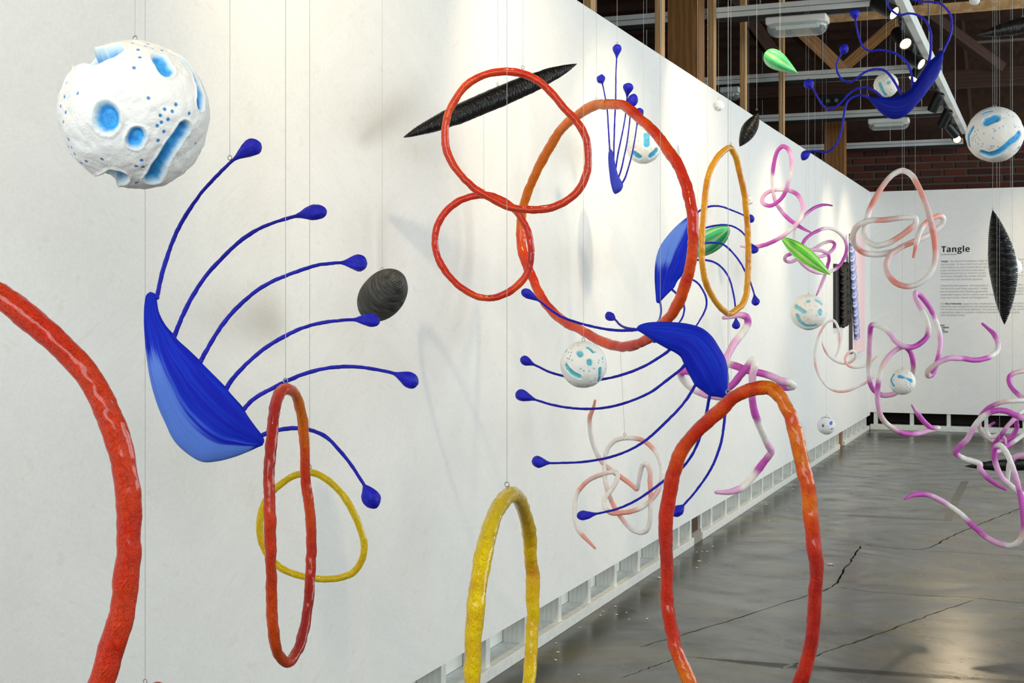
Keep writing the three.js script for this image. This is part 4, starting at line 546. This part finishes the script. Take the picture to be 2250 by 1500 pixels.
ball('white plaster ball with aqua hollows hanging in front of the blue stalks', cF4, 3.75, 683, 565, 192, 3.4, [[[[540, 455]], 18, 0.05], [[[650, 470], [658, 482]], 27, 0.08], [[[718, 428], [758, 460]], 17, 0.05], [[[732, 545], [734, 555]], 28, 0.08], [[[540, 580], [590, 635], [645, 665]], 24, 0.08], [[[818, 605], [803, 700]], 20, 0.06], [[[838, 515]], 12, 0.04]],
  [[640, 408], [600, 415], [585, 437], [562, 467], [583, 467], [575, 495], [555, 515], [590, 530], [545, 550], [568, 520], [660, 600], [685, 617], [728, 618], [770, 598], [805, 550], [810, 530], [840, 545], [740, 703], [770, 690], [780, 675], [720, 735], [715, 755], [865, 600], [778, 465], [575, 703], [640, 745], [500, 566]], { seg: 280, dot: 6.5, seed: 11, behind: 4, blue: '#5cc4d2', deep: '#3aa3b8', pale: '#bfe3e4', dotColour: '#3d9fb2' });
ball('white plaster ball with three aqua hollows behind the big orange oval', c7, 3.75, 728, 908, 142, 6.0, [[[[752, 808], [752, 890]], 33, 0.09], [[[655, 965], [690, 990]], 28, 0.08], [[[790, 985], [830, 945]], 30, 0.08]], [[640, 830], [660, 800], [625, 915], [606, 870], [610, 905], [685, 862], [815, 888], [830, 870], [792, 932], [660, 908], [600, 935], [850, 900]], { seg: 160, dot: 5, seed: 13, behind: 3, blue: '#38b4dc', deep: '#1f97cc', pale: '#b5e0ee' });
ball('white plaster ball with a curved smile-like groove beside the dark twin panel', c3, 3.409, 602, 1315, 134, 8.1, [[[[598, 1230]], 19, 0.07], [[[655, 1222], [695, 1250]], 16, 0.05], [[[505, 1270], [570, 1315]], 20, 0.08], [[[688, 1310], [684, 1325]], 22, 0.09], [[[520, 1345], [545, 1395], [590, 1420], [645, 1418]], 20, 0.08]], [], { seg: 200, dot: 3.2, seed: 15, behind: 3, strew: 130, white: '#efece4', blue: '#8fd0de', deep: '#6dbdd2', pale: '#d3e8ea', dotColour: '#5b7480' });
ball('white plaster ball with a straight blue slot inside the magenta tangle', ce, 4.168, 427, 911, 118, 7.0, [[[[400, 862], [505, 902]], 19, 0.08], [[[352, 845], [328, 895], [352, 948]], 13, 0.05], [[[350, 990], [420, 1025]], 10, 0.04]], [[388, 818], [460, 815], [463, 827], [484, 817], [470, 840], [500, 848], [507, 862], [458, 918], [456, 937], [495, 930], [468, 962], [508, 957], [495, 973], [468, 990], [530, 940], [520, 960], [530, 968], [518, 975], [370, 973], [350, 988], [350, 898]], { seg: 200, dot: 4.6, seed: 17, behind: 3, white: '#efece4', blue: '#2ea6dd', deep: '#1e86bd', dotColour: '#2f7599' });
ball('small white ball with three royal blue hollows hanging low by the stud base', cj, 3.26, 148, 1416, 65, 11.3, [[[[124, 1420]], 11, 0.1], [[[180, 1402], [186, 1392]], 13, 0.1], [[[188, 1442]], 9, 0.08], [[[115, 1362], [150, 1357], [172, 1364]], 5, 0.05]], [], { seg: 160, dot: 2.1, seed: 19, strew: 110, blue: '#3d62d8', deep: '#2847bd', pale: '#cdd8f2', dotColour: '#5a6686' });
ball('white plaster ball with a long blue groove hanging high before the brick wall', c2, 4.055, 1970, 1200, 246, 5.0, [[[[2175, 1205], [2090, 1280], [2000, 1355], [1930, 1378], [1870, 1358]], 34, 0.08], [[[1905, 1082], [1975, 1052]], 46, 0.09], [[[1870, 1010], [1945, 988]], 17, 0.05], [[[1785, 1130], [1750, 1200], [1755, 1290]], 22, 0.06], [[[2150, 1020], [2185, 1080]], 16, 0.05], [[[2165, 1330]], 22, 0.05]], [[2055, 985], [2080, 995], [2070, 1015], [2085, 1030], [2040, 1058], [2120, 1048], [1960, 1150], [1975, 1163], [1962, 1172], [2008, 1142], [2038, 1130], [1955, 1228], [2128, 1118], [2145, 1135], [2170, 1140], [2135, 1140], [1830, 1152], [1805, 1165], [1815, 1190], [1800, 1200], [1825, 1220], [1805, 1235], [1840, 1240], [1880, 1185], [1790, 1215], [1830, 1275], [1868, 1278], [1860, 1300], [1810, 1255], [1925, 1330], [1940, 1300], [1958, 1300], [1945, 1318], [1998, 1305], [1780, 1245], [1775, 1225]], { seg: 300, dot: 6, seed: 23, behind: 4, white: '#f1ede4', blue: '#1aa0de', deep: '#0d86c8' });
ball('white plaster ball with a spindle-shaped slot caught behind the blue crescent', c2, 4.055, 1003, 757, 108, 6.3, [[[[1020, 735]], 20, 0.06], [[[945, 740], [965, 790], [998, 842]], 18, 0.07], [[[1055, 840], [1085, 820]], 8, 0.03]], [[1000, 700], [1010, 690], [1020, 685], [985, 720], [1000, 750], [1045, 795], [1050, 800], [1030, 820], [1040, 830], [1060, 825], [1075, 805], [920, 790], [960, 845], [925, 760]], { seg: 160, dot: 4, seed: 25, rough: 0.03, white: '#ece6da', blue: '#6ec3d0', deep: '#4ba9be', pale: '#c6e2e0', dotColour: '#5c99a8' });
ball('white ball with an aqua hollow peeking out behind the upright black pod', ct, 6.82, 1160, 462, 165, 9.0, [[[[1170, 365], [1178, 420]], 32, 0.09], [[[1050, 420]], 30, 0.08]], [[1215, 480], [1235, 475], [1250, 490], [1225, 500], [1260, 470], [1240, 510], [1205, 505], [1270, 495], [1210, 525], [1250, 520], [1190, 320], [1280, 465]], { seg: 140, dot: 6, seed: 27, blue: '#4fc0d8', deep: '#2ea3c4', pale: '#bfe6ec', dotColour: '#4b5560' });
ball('tiny speckled white ball near the top of the long wall', cG, 4.055, 1535, 942, 49, 7.5, [], [], { seg: 120, dot: 3.4, seed: 29, strew: 90, rough: 0.01, dotColour: '#6a7aa8', group: 'tiny speckled balls', name: 'speckled_ball' });
ball('tiny speckled white ball peeking out beside the golden ring', ca, 4.686, 118, 660, 44, 8.2, [], [], { seg: 120, dot: 3.4, seed: 30, strew: 90, rough: 0.01, dotColour: '#40444c', group: 'tiny speckled balls', name: 'speckled_ball' });
ball('tiny speckled white ball under the pale tie beam', c2, 4.055, 1790, 0, 46, 5.6, [], [], { seg: 120, dot: 3.4, seed: 31, strew: 90, rough: 0.01, dotColour: '#7d90a8', group: 'tiny speckled balls', name: 'speckled_ball' });

// ------------------------------------------------------------------ tangles
const waves = (list, amp, turns, phase = 0) => list.map(([x, y, c], i) => [x, y, amp * Math.sin(phase + i / list.length * Math.PI * 2 * turns), c]);
tangle('pink and white looped tangle hanging highest along the long wall', [[waves([[760, 985, 'm'], [690, 955, 'm'], [600, 900, 'm'], [520, 840, 'm'], [440, 750, 'p'], [390, 660, 'p'], [370, 540, 'w'], [362, 420, 'w'], [370, 330, 'm'], [390, 220, 'm'], [420, 140, 'm'], [470, 100, 'm'], [520, 125, 'm'], [550, 190, 'p'], [560, 280, 'p'], [545, 390, 'w'], [520, 490, 'p'], [490, 580, 'm'], [430, 660, 'm'], [340, 712, 'm'], [270, 690, 'p'], [258, 640, 'p'], [290, 590, 'p'], [360, 555, 'p'], [450, 545, 'w'], [530, 555, 'p'], [610, 590, 'm'], [660, 660, 'p'], [675, 740, 'p'], [655, 840, 'w'], [610, 900, 'p'], [540, 970, 'w'], [460, 1030, 'p'], [370, 1080, 'm'], [280, 1115, 'm'], [180, 1135, 'p'], [90, 1135, 'p'], [25, 1128, 'p']], 0.09, 2.2), ca]], 8.2, 0.0122, [1718, 320]);
tangle('lilac tangle with many small loops behind the lime green pod', [[waves([[985, 712, 'm'], [930, 703, 'm'], [870, 705, 'm'], [800, 730, 'm'], [740, 770, 'm'], [680, 830, 'p'], [625, 900, 'p'], [595, 980, 'w'], [588, 1060, 'w'], [595, 1160, 'p'], [620, 1240, 'p'], [660, 1300, 'p'], [720, 1355, 'p'], [790, 1390, 'p'], [870, 1405, 'w'], [960, 1388, 'w'], [1040, 1340, 'm'], [1095, 1260, 'm'], [1125, 1170, 'm'], [1115, 1080, 'p'], [1060, 1000, 'w'], [980, 950, 'w'], [900, 945, 'w'], [830, 970, 'm'], [740, 1020, 'm'], [685, 1080, 'm'], [668, 1130, 'm'], [700, 1195, 'p'], [770, 1228, 'p'], [850, 1235, 'p'], [930, 1205, 'p'], [990, 1150, 'm'], [1000, 1100, 'm'], [960, 1078, 'p'], [880, 1100, 'w'], [800, 1150, 'p'], [720, 1200, 'p'], [620, 1262, 'p'], [540, 1290, 'p'], [490, 1270, 'p'], [500, 1230, 'p'], [550, 1208, 'm'], [640, 1180, 'p'], [730, 1165, 'p'], [810, 1166, 'p'], [880, 1178, 'p'], [935, 1215, 'm'], [945, 1265, 'm'], [930, 1325, 'm'], [908, 1410, 'p'], [880, 1490, 'p'], [845, 1570, 'p'], [812, 1640, 'm']], 0.13, 3.3, 1), ca]], 9.3, 0.0118, [1791, 455]);
tangle('salmon and white tangle with a tall arch in front of the brick wall', [[waves([[1400, 792, 's'], [1330, 818, 's'], [1240, 858, 'w'], [1150, 880, 'w'], [1060, 880, 'w'], [990, 855, 'S'], [945, 800, 't'], [935, 740, 't'], [960, 680, 't'], [1010, 645, 'w'], [1080, 625, 'w'], [1150, 625, 's'], [1240, 615, 'k'], [1330, 605, 'w'], [1400, 610, 'w'], [1405, 645, 'w'], [1350, 700, 's'], [1270, 757, 's'], [1190, 800, 'w'], [1110, 815, 'w'], [1050, 790, 'w'], [1020, 740, 'w'], [1025, 670, 'w'], [1045, 590, 'w'], [1075, 510, 'S'], [1120, 430, 's'], [1180, 340, 'k'], [1240, 280, 'w'], [1310, 255, 'w'], [1370, 285, 'w'], [1410, 345, 's'], [1450, 430, 's'], [1485, 520, 'k'], [1515, 620, 'k'], [1535, 720, 'S'], [1550, 820, 'S'], [1550, 920, 'k'], [1520, 1010, 'w'], [1460, 1080, 'w'], [1390, 1115, 'w'], [1320, 1120, 's'], [1240, 1085, 'S'], [1195, 1020, 'k'], [1185, 950, 'k'], [1215, 885, 'k'], [1290, 832, 'k'], [1390, 785, 's'], [1470, 752, 'w'], [1550, 703, 'w'], [1602, 650, 'w'], [1608, 605, 'w'], [1565, 595, 's'], [1490, 640, 's'], [1440, 700, 'w'], [1412, 785, 'w'], [1400, 850, 'S'], [1384, 912, 'S']], 0.12, 2.6, 0.5), c3]], 8.0, 0.0168, [1983, 374]);
tangle('big magenta and white tangle holding the slotted ball in its loop', [[waves([[1150, 370, 'm'], [1215, 425, 'm'], [1270, 480, 'm'], [1300, 550, 'p'], [1300, 620, 'w'], [1250, 670, 'w'], [1180, 700, 'm'], [1090, 712, 'm'], [1000, 700, 'm'], [930, 695, 'p'], [860, 695, 'p'], [790, 720, 'p'], [720, 760, 'k'], [665, 810, 't'], [660, 850, 'k'], [695, 850, 'm'], [720, 800, 'm'], [750, 710, 'm'], [770, 620, 'p'], [775, 520, 'p'], [760, 430, 'w'], [730, 350, 'w'], [705, 280, 'm'], [650, 190, 'm'], [590, 120, 'm'], [550, 95, 'p'], [548, 140, 'p'], [585, 220, 'p'], [630, 300, 'w'], [660, 380, 'w'], [665, 450, 'k'], [650, 500, 'M'], [590, 560, 'M'], [510, 595, 'm'], [430, 580, 'p'], [370, 545, 'p'], [320, 480, 'p'], [270, 430, 'w'], [200, 395, 'w'], [150, 390, 'm'], [135, 430, 'm'], [130, 520, 'p'], [125, 620, 'p'], [120, 730, 't'], [120, 830, 'w'], [135, 930, 'm'], [180, 1000, 'm'], [260, 1035, 'p'], [350, 1020, 'p'], [430, 970, 'p'], [500, 890, 'k'], [525, 810, 'k'], [525, 730, 'm'], [500, 640, 'm'], [450, 590, 'm'], [390, 605, 'p'], [310, 670, 'p'], [255, 750, 'k'], [220, 850, 'w'], [205, 940, 'm'], [200, 1050, 'p'], [210, 1150, 'p'], [235, 1230, 'k'], [280, 1290, 'w'], [340, 1335, 'k'], [400, 1370, 'm'], [480, 1390, 'm'], [570, 1385, 'p'], [650, 1365, 'p'], [720, 1345, 'w'], [755, 1335, 'w'], [700, 1335, 'm'], [640, 1290, 'm'], [580, 1220, 'm'], [540, 1160, 'p'], [512, 1115, 'p']], 0.13, 3.2, 2), ce]], 7.5, 0.0142, [2011, 640]);
tangle('angular pink and white tangle hanging low behind the wing-shaped frond', [[waves([[405, 65, 'p'], [470, 55, 'p'], [540, 42, 'p'], [590, 55, 'm'], [605, 95, 'm'], [590, 140, 'w'], [545, 200, 'w'], [500, 260, 'p'], [460, 330, 'p'], [430, 390, 'p'], [425, 420, 'p'], [470, 420, 'w'], [520, 435, 'm'], [600, 465, 'm'], [700, 485, 'm'], [780, 510, 'p'], [860, 545, 'p'], [925, 560, 'w'], [950, 583, 'w'], [900, 592, 'm'], [840, 590, 'm'], [740, 605, 'p'], [600, 635, 'p'], [480, 655, 'w'], [400, 668, 'p'], [300, 655, 'p'], [250, 640, 'p'], [190, 610, 'w'], [130, 560, 'w'], [95, 510, 'w'], [100, 475, 'm'], [170, 480, 'm'], [300, 560, 'p'], [400, 625, 'p'], [470, 590, 'm'], [540, 510, 'm'], [600, 440, 'm'], [640, 390, 'w'], [655, 430, 'w'], [642, 500, 'p'], [638, 600, 'p'], [640, 700, 'm'], [660, 800, 'm'], [688, 870, 'w'], [725, 960, 'w'], [760, 1040, 'p'], [783, 1090, 'p'], [740, 1150, 'm'], [690, 1220, 'm'], [650, 1270, 'w'], [580, 1350, 'w'], [510, 1385, 'p'], [430, 1400, 'p'], [345, 1400, 'p']], 0.10, 2.4, 0.4), cC]], 5.5, 0.0152, [1602, 870], { wireTop: at(1603, 696, 5.222) });
const cd = crop(1240, 860, 4.167);
tangle('pale peach and white tangle hung on a wire from the big orange oval', [[waves([[285, 70, 's'], [265, 150, 's'], [235, 230, 's'], [235, 330, 'w'], [250, 430, 'w'], [285, 540, 'w'], [340, 640, 'k'], [430, 720, 'k'], [530, 790, 's'], [610, 850, 's'], [660, 892, 's'], [675, 860, 'w'], [690, 770, 'w'], [715, 680, 'w'], [745, 660, 'w'], [780, 720, 'k'], [785, 820, 's'], [790, 930, 's'], [790, 1050, 'w'], [785, 1170, 'w'], [760, 1260, 'w'], [700, 1290, 'w'], [620, 1260, 'w'], [550, 1190, 'k'], [490, 1110, 's'], [440, 1020, 's'], [405, 930, 'k'], [375, 820, 'w'], [368, 720, 'w'], [375, 590, 'w'], [400, 520, 'w'], [450, 460, 'w'], [520, 430, 'w'], [610, 425, 'w'], [700, 440, 's'], [790, 500, 's'], [850, 570, 'w'], [890, 680, 'w'], [890, 790, 'w'], [860, 900, 'k'], [800, 985, 'k'], [710, 1060, 'w'], [620, 1095, 's'], [520, 1110, 's'], [430, 1110, 's'], [370, 1060, 'w'], [370, 980, 'w'], [430, 900, 'w'], [480, 810, 'w'], [485, 750, 'w'], [450, 735, 'w'], [340, 760, 'k'], [240, 800, 'k'], [160, 870, 's'], [110, 950, 'w'], [95, 1050, 'w'], [100, 1170, 'w'], [130, 1270, 'w'], [180, 1330, 's'], [240, 1390, 's'], [290, 1442, 's']], 0.06, 2.6, 0), cd]], 4.32, 0.0076, [1363, 960], { wireTop: at(1363, 771, 4.33) });
tangle('thin white and rose tangle of wide loops near the panels', [[waves([[118, 825, 'q'], [140, 880, 'q'], [180, 930, 'w'], [240, 965, 'w'], [300, 970, 'q'], [345, 945, 'q'], [360, 905, 'w'], [335, 882, 'w'], [300, 905, 'q'], [285, 950, 'q'], [310, 990, 'q'], [370, 1000, 'w'], [430, 985, 'w'], [480, 950, 'q'], [515, 915, 'q']], 0.05, 1), cj], [waves([[490, 1070, 'q'], [430, 1110, 'q'], [370, 1140, 'w'], [290, 1170, 'q'], [220, 1170, 'q'], [160, 1140, 'w'], [110, 1080, 'w'], [75, 1000, 'q'], [66, 910, 'w'], [80, 820, 'w'], [110, 740, 'q'], [160, 672, 'w'], [200, 665, 'w'], [235, 720, 'w'], [245, 800, 'q'], [235, 880, 'w'], [210, 932, 'w']], 0.06, 0.5), cj]], 10.6, 0.0105, [1790, 760]);
const cf = crop(1970, 790, 3.489);
tangle('magenta tangle with a long tail sweeping out over the floor', [[waves([[55, 1070, 'm'], [120, 1040, 'm'], [190, 1030, 'm'], [270, 1045, 'p'], [350, 1085, 'p'], [420, 1130, 'w'], [500, 1190, 'w'], [560, 1250, 'm'], [640, 1320, 'm'], [710, 1375, 'p'], [790, 1410, 'p'], [870, 1425, 'w'], [930, 1400, 'w'], [965, 1340, 'k'], [975, 1260, 'm'], [965, 1150, 'm'], [945, 1020, 'm'], [915, 900, 'p'], [880, 800, 'w'], [840, 710, 'w'], [790, 655, 'w'], [755, 675, 'm'], [748, 740, 'm'], [768, 820, 'p'], [805, 900, 'p'], [880, 970, 'w'], [960, 1030, 'w'], [1060, 1080, 'p'], [1160, 1060, 'm'], [1220, 960, 'm']], 0.08, 1.6), cf]], 6.0, 0.0122, [2196, 977]);
tangle('magenta tangle bent like a kinked bow in front of the level black pod', [[waves([[850, 1000, 'm'], [780, 965, 'm'], [700, 905, 'm'], [640, 835, 'p'], [638, 800, 'w'], [570, 775, 'w'], [500, 750, 'w'], [452, 712, 'm'], [480, 670, 'm'], [540, 610, 'p'], [580, 540, 'p'], [620, 480, 'w'], [680, 425, 'w'], [740, 395, 'm'], [820, 390, 'm'], [900, 420, 'm'], [990, 460, 'p'], [1090, 520, 'p'], [1150, 620, 'w'], [1130, 720, 'w'], [1060, 738, 'p'], [1000, 732, 'p'], [930, 738, 'p'], [885, 765, 'p'], [862, 825, 'w'], [855, 920, 'w'], [856, 985, 'k']], 0.06, 1.3), cf]], 6.3, 0.0132, [2190, 900]);
tangle('pale magenta coil with nested loops behind the kinked bow', [[waves([[1120, 95, 'w'], [1040, 85, 'w'], [920, 97, 'k'], [865, 130, 'm'], [868, 190, 'm'], [915, 250, 'm'], [970, 290, 'p'], [1060, 318, 'w'], [1000, 312, 'w'], [900, 315, 'w'], [810, 325, 'k'], [730, 355, 'm'], [670, 400, 'm'], [635, 460, 'p'], [640, 530, 'w'], [685, 590, 'w'], [750, 622, 'p'], [830, 615, 'm'], [890, 580, 'm'], [922, 520, 'm'], [918, 465, 'm'], [960, 410, 'w'], [1040, 370, 'w'], [960, 402, 'w'], [900, 455, 'p'], [850, 510, 'p'], [800, 580, 'M'], [748, 650, 'M'], [738, 695, 'p'], [780, 705, 'p'], [850, 660, 'm'], [910, 620, 'w'], [1000, 550, 'w'], [1080, 470, 'p']], 0.09, 2.2, 1), cf], [waves([[757, 478, 'm'], [728, 495, 'm'], [702, 520, 'w'], [692, 556, 'w'], [722, 592, 'w'], [790, 578, 'w'], [830, 605, 'p'], [840, 655, 'p']], 0.03, 0.8), cf]], 6.9, 0.0118, [2222, 815]);

// ------------------------------------------------------------------ braided panels on the long wall
function braid(o, zA, zB, y0, y1, xr, n, r, mat, name) {             // two rows of plump crossing lobes down a line
  const g = new THREE.SphereGeometry(1, 10, 8);
  for (let i = 0; i < n; i++) for (const s of [-1, 1]) {
    const t = (i + (s > 0 ? 0.5 : 0)) / n, m = mesh(name, g, mat[i % mat.length], o), ww = r * (0.85 + 0.15 * Math.sin(i * 2.1));
    m.scale.set(ww * 0.4, (y0 - y1) / n * 0.62, ww); m.position.set(xr, y0 + (y1 - y0) * t, zA + (zB - zA) * t + s * ww * 0.55); m.rotation.x = s * 0.6; m.position.sub(o.position);
  }
}
{
  const z0 = onWall(1830.5), z1 = onWall(1849), d0 = 13.3, yT = at(1840, 581, 13.45).y, yB = at(1840, 719, 13.45).y;
  const o = thing('braided_panel', 'black wall panel covered with a rough black braid', 'wall panel', v3(0, yB, (z0 + z1) / 2), 'braided panels on the long wall');
  part('board', span(0.001, 0.03, yB, yT, z0, z1, 0.004), M.black, o);
  braid(o, z0 - 0.30, z0 - 0.34, yT - 0.02, yB + 0.02, 0.06, 21, 0.10, [std(0x141414, 0.55), std(0x1c1c1c, 0.6)], 'braid_lobe'); braid(o, z0 - 0.46, z0 - 0.5, yT - 0.01, yB + 0.03, 0.065, 21, 0.09, [std(0x101010, 0.55), std(0x1b1b1b, 0.6)], 'braid_lobe');
  const a0 = onWall(1865.5), a1 = onWall(1893), aT = at(1875, 517, 14.55).y, aB = at(1875, 775, 14.55).y;
  const q = thing('braided_panel', 'tall pale pink wall panel with a periwinkle braid hanging down it', 'wall panel', v3(0, aB, (a0 + a1) / 2), 'braided panels on the long wall');
  part('board', span(0.001, 0.035, aB, aT, a0 - 0.012, a1, 0.004), std(0xf3d3d8, 0.7), q); part('edge_strip', span(0.001, 0.037, aB, aT, a0 + 0.015, a0 - 0.011, 0.003), std(0x3b3c40, 0.6), q, 'dark edge strip');
  braid(q, onWall(1871.5, 0.06), onWall(1884, 0.06), aT - 0.03, aB + 0.16, 0.06, 34, 0.07, [std(0x9aa6d6, 0.6), std(0xb1badf, 0.6), std(0x8793c8, 0.6)], 'braid_lobe');
}
// ------------------------------------------------------------------ printed wall text
{
  const pz = RUN + 0.0015, hit = (px, py) => { const dx = FWD.clone().addScaledVector(RIGHT, (px - 1125) / FOCAL).addScaledVector(UP, (680 - py) / FOCAL); return EYE.clone().addScaledVector(dx, (pz - EYE.z) / dx.z); };
  const A = hit(2066, 533), B = hit(2262, 738), W = B.x - A.x, Ht = A.y - B.y, cw = 1800, ch = Math.round(1800 * Ht / W), k = cw / 196;
  const cv = document.createElement('canvas'); cv.width = cw; cv.height = ch; const g = cv.getContext('2d'); g.fillStyle = '#000'; g.fillRect(0, 0, cw, ch); g.textBaseline = 'alphabetic';
  const put = (s, x, y, size, w, tone = '#fff', weight = '') => { g.font = `${weight} ${size}px sans-serif`; const m = g.measureText(s).width; g.save(); g.translate(x, y); if (w) g.scale(w / m, 1); g.fillStyle = tone; g.fillText(s, 0, 0); g.restore(); };
  const X = x => (2050 + x / 6.82 - 2066) * k, Y = y => (520 + y / 6.82 - 533) * k * ch / (205 * k) * 1.0, S = k / 6.82;
  put('Tangle', X(124), Y(232), 132 * S, 440 * S, '#fff', 'bold'); put('by Sarah Jones', X(117), Y(276), 33 * S, 240 * S, '#ddd');
  const body = [['Tangle', 120, 382, 110, 1], [', the second installation of the', 236, 382, 545], ['fellowship, is', 795, 382, 470], ['the w', 1275, 368, 90], ['Sarah Jones.  At once both lush and', 117, 428, 640], ['mysterious, it is a', 765, 428, 540], ['ing', 1312, 414, 44], ['immersed in an environment where', 115, 474, 635], ['you are drifting', 760, 474, 545], ['ng', 1318, 460, 40], ['scale and form of the micro and macro', 113, 519, 675], ['imagination as if you\'ve entered a joyful', 113, 563, 690], ['hidden', 1262, 555, 95], ['connection between the unseen and the', 113, 608, 690], ['us is', 1262, 604, 90], ['immediately and colorfully apparent.', 112, 655, 652],
    ['Inspired by the explorer and naturalist A', 112, 748, 722], ['oldt who', 1195, 740, 155], ['the world as one living organism, Tangle', 111, 793, 720], ['for explo', 1215, 788, 145], ['that emphasizes the meaning generated', 110, 838, 720], ['Sarah\'s', 1240, 832, 118], ['suspended organic forms create a new thriving', 110, 884, 810], ['ecosystem', 1165, 878, 190], ['loose and invites reverie and imagination.', 109, 929, 735],
    ['The', 112, 1020, 56], ['Alley Fellowship', 178, 1020, 256, 1], ['supports the collaboration between', 450, 1020, 640], ['and artists', 1200, 1016, 160], ['Fellowship was established as a partnership between', 108, 1063, 880], ['Hale Studios', 1185, 1060, 180], ['A+D Architecture and Design Museum. This partnership', 108, 1106, 900], ['ically out of', 1165, 1104, 195], ['organization\'s desire to provide a platform from which', 108, 1150, 885], ['emerging', 1150, 1148, 148], ['cross-disciplinary artists.', 108, 1192, 380]];
  for (const [s, x, y, w, b] of body) put(s, X(x), Y(y), 38 * S, w * S, b ? '#eee' : '#999', b ? 'bold' : '');
  ['RIOS', 'CLEMENTI', 'HALE', 'STUDIOS'].forEach((s, i) => put(s, X(110), Y(1348 + i * 32), 36 * S, [66, 135, 66, 120][i] * S, '#fff', 'bold'));
  const t = new THREE.CanvasTexture(cv); t.magFilter = THREE.LinearFilter; const m = mesh('wall_text', new THREE.PlaneGeometry(W, Ht), std(0x1a1a17, 0.7, { alphaMap: t, transparent: true })); m.position.set((A.x + B.x) / 2, (A.y + B.y) / 2, pz + 0.0005);
  m.castShadow = false; m.userData = { label: 'dark printed exhibition text headed Tangle on the white end wall', category: 'wall text' };
}
renderer.render(scene, camera);
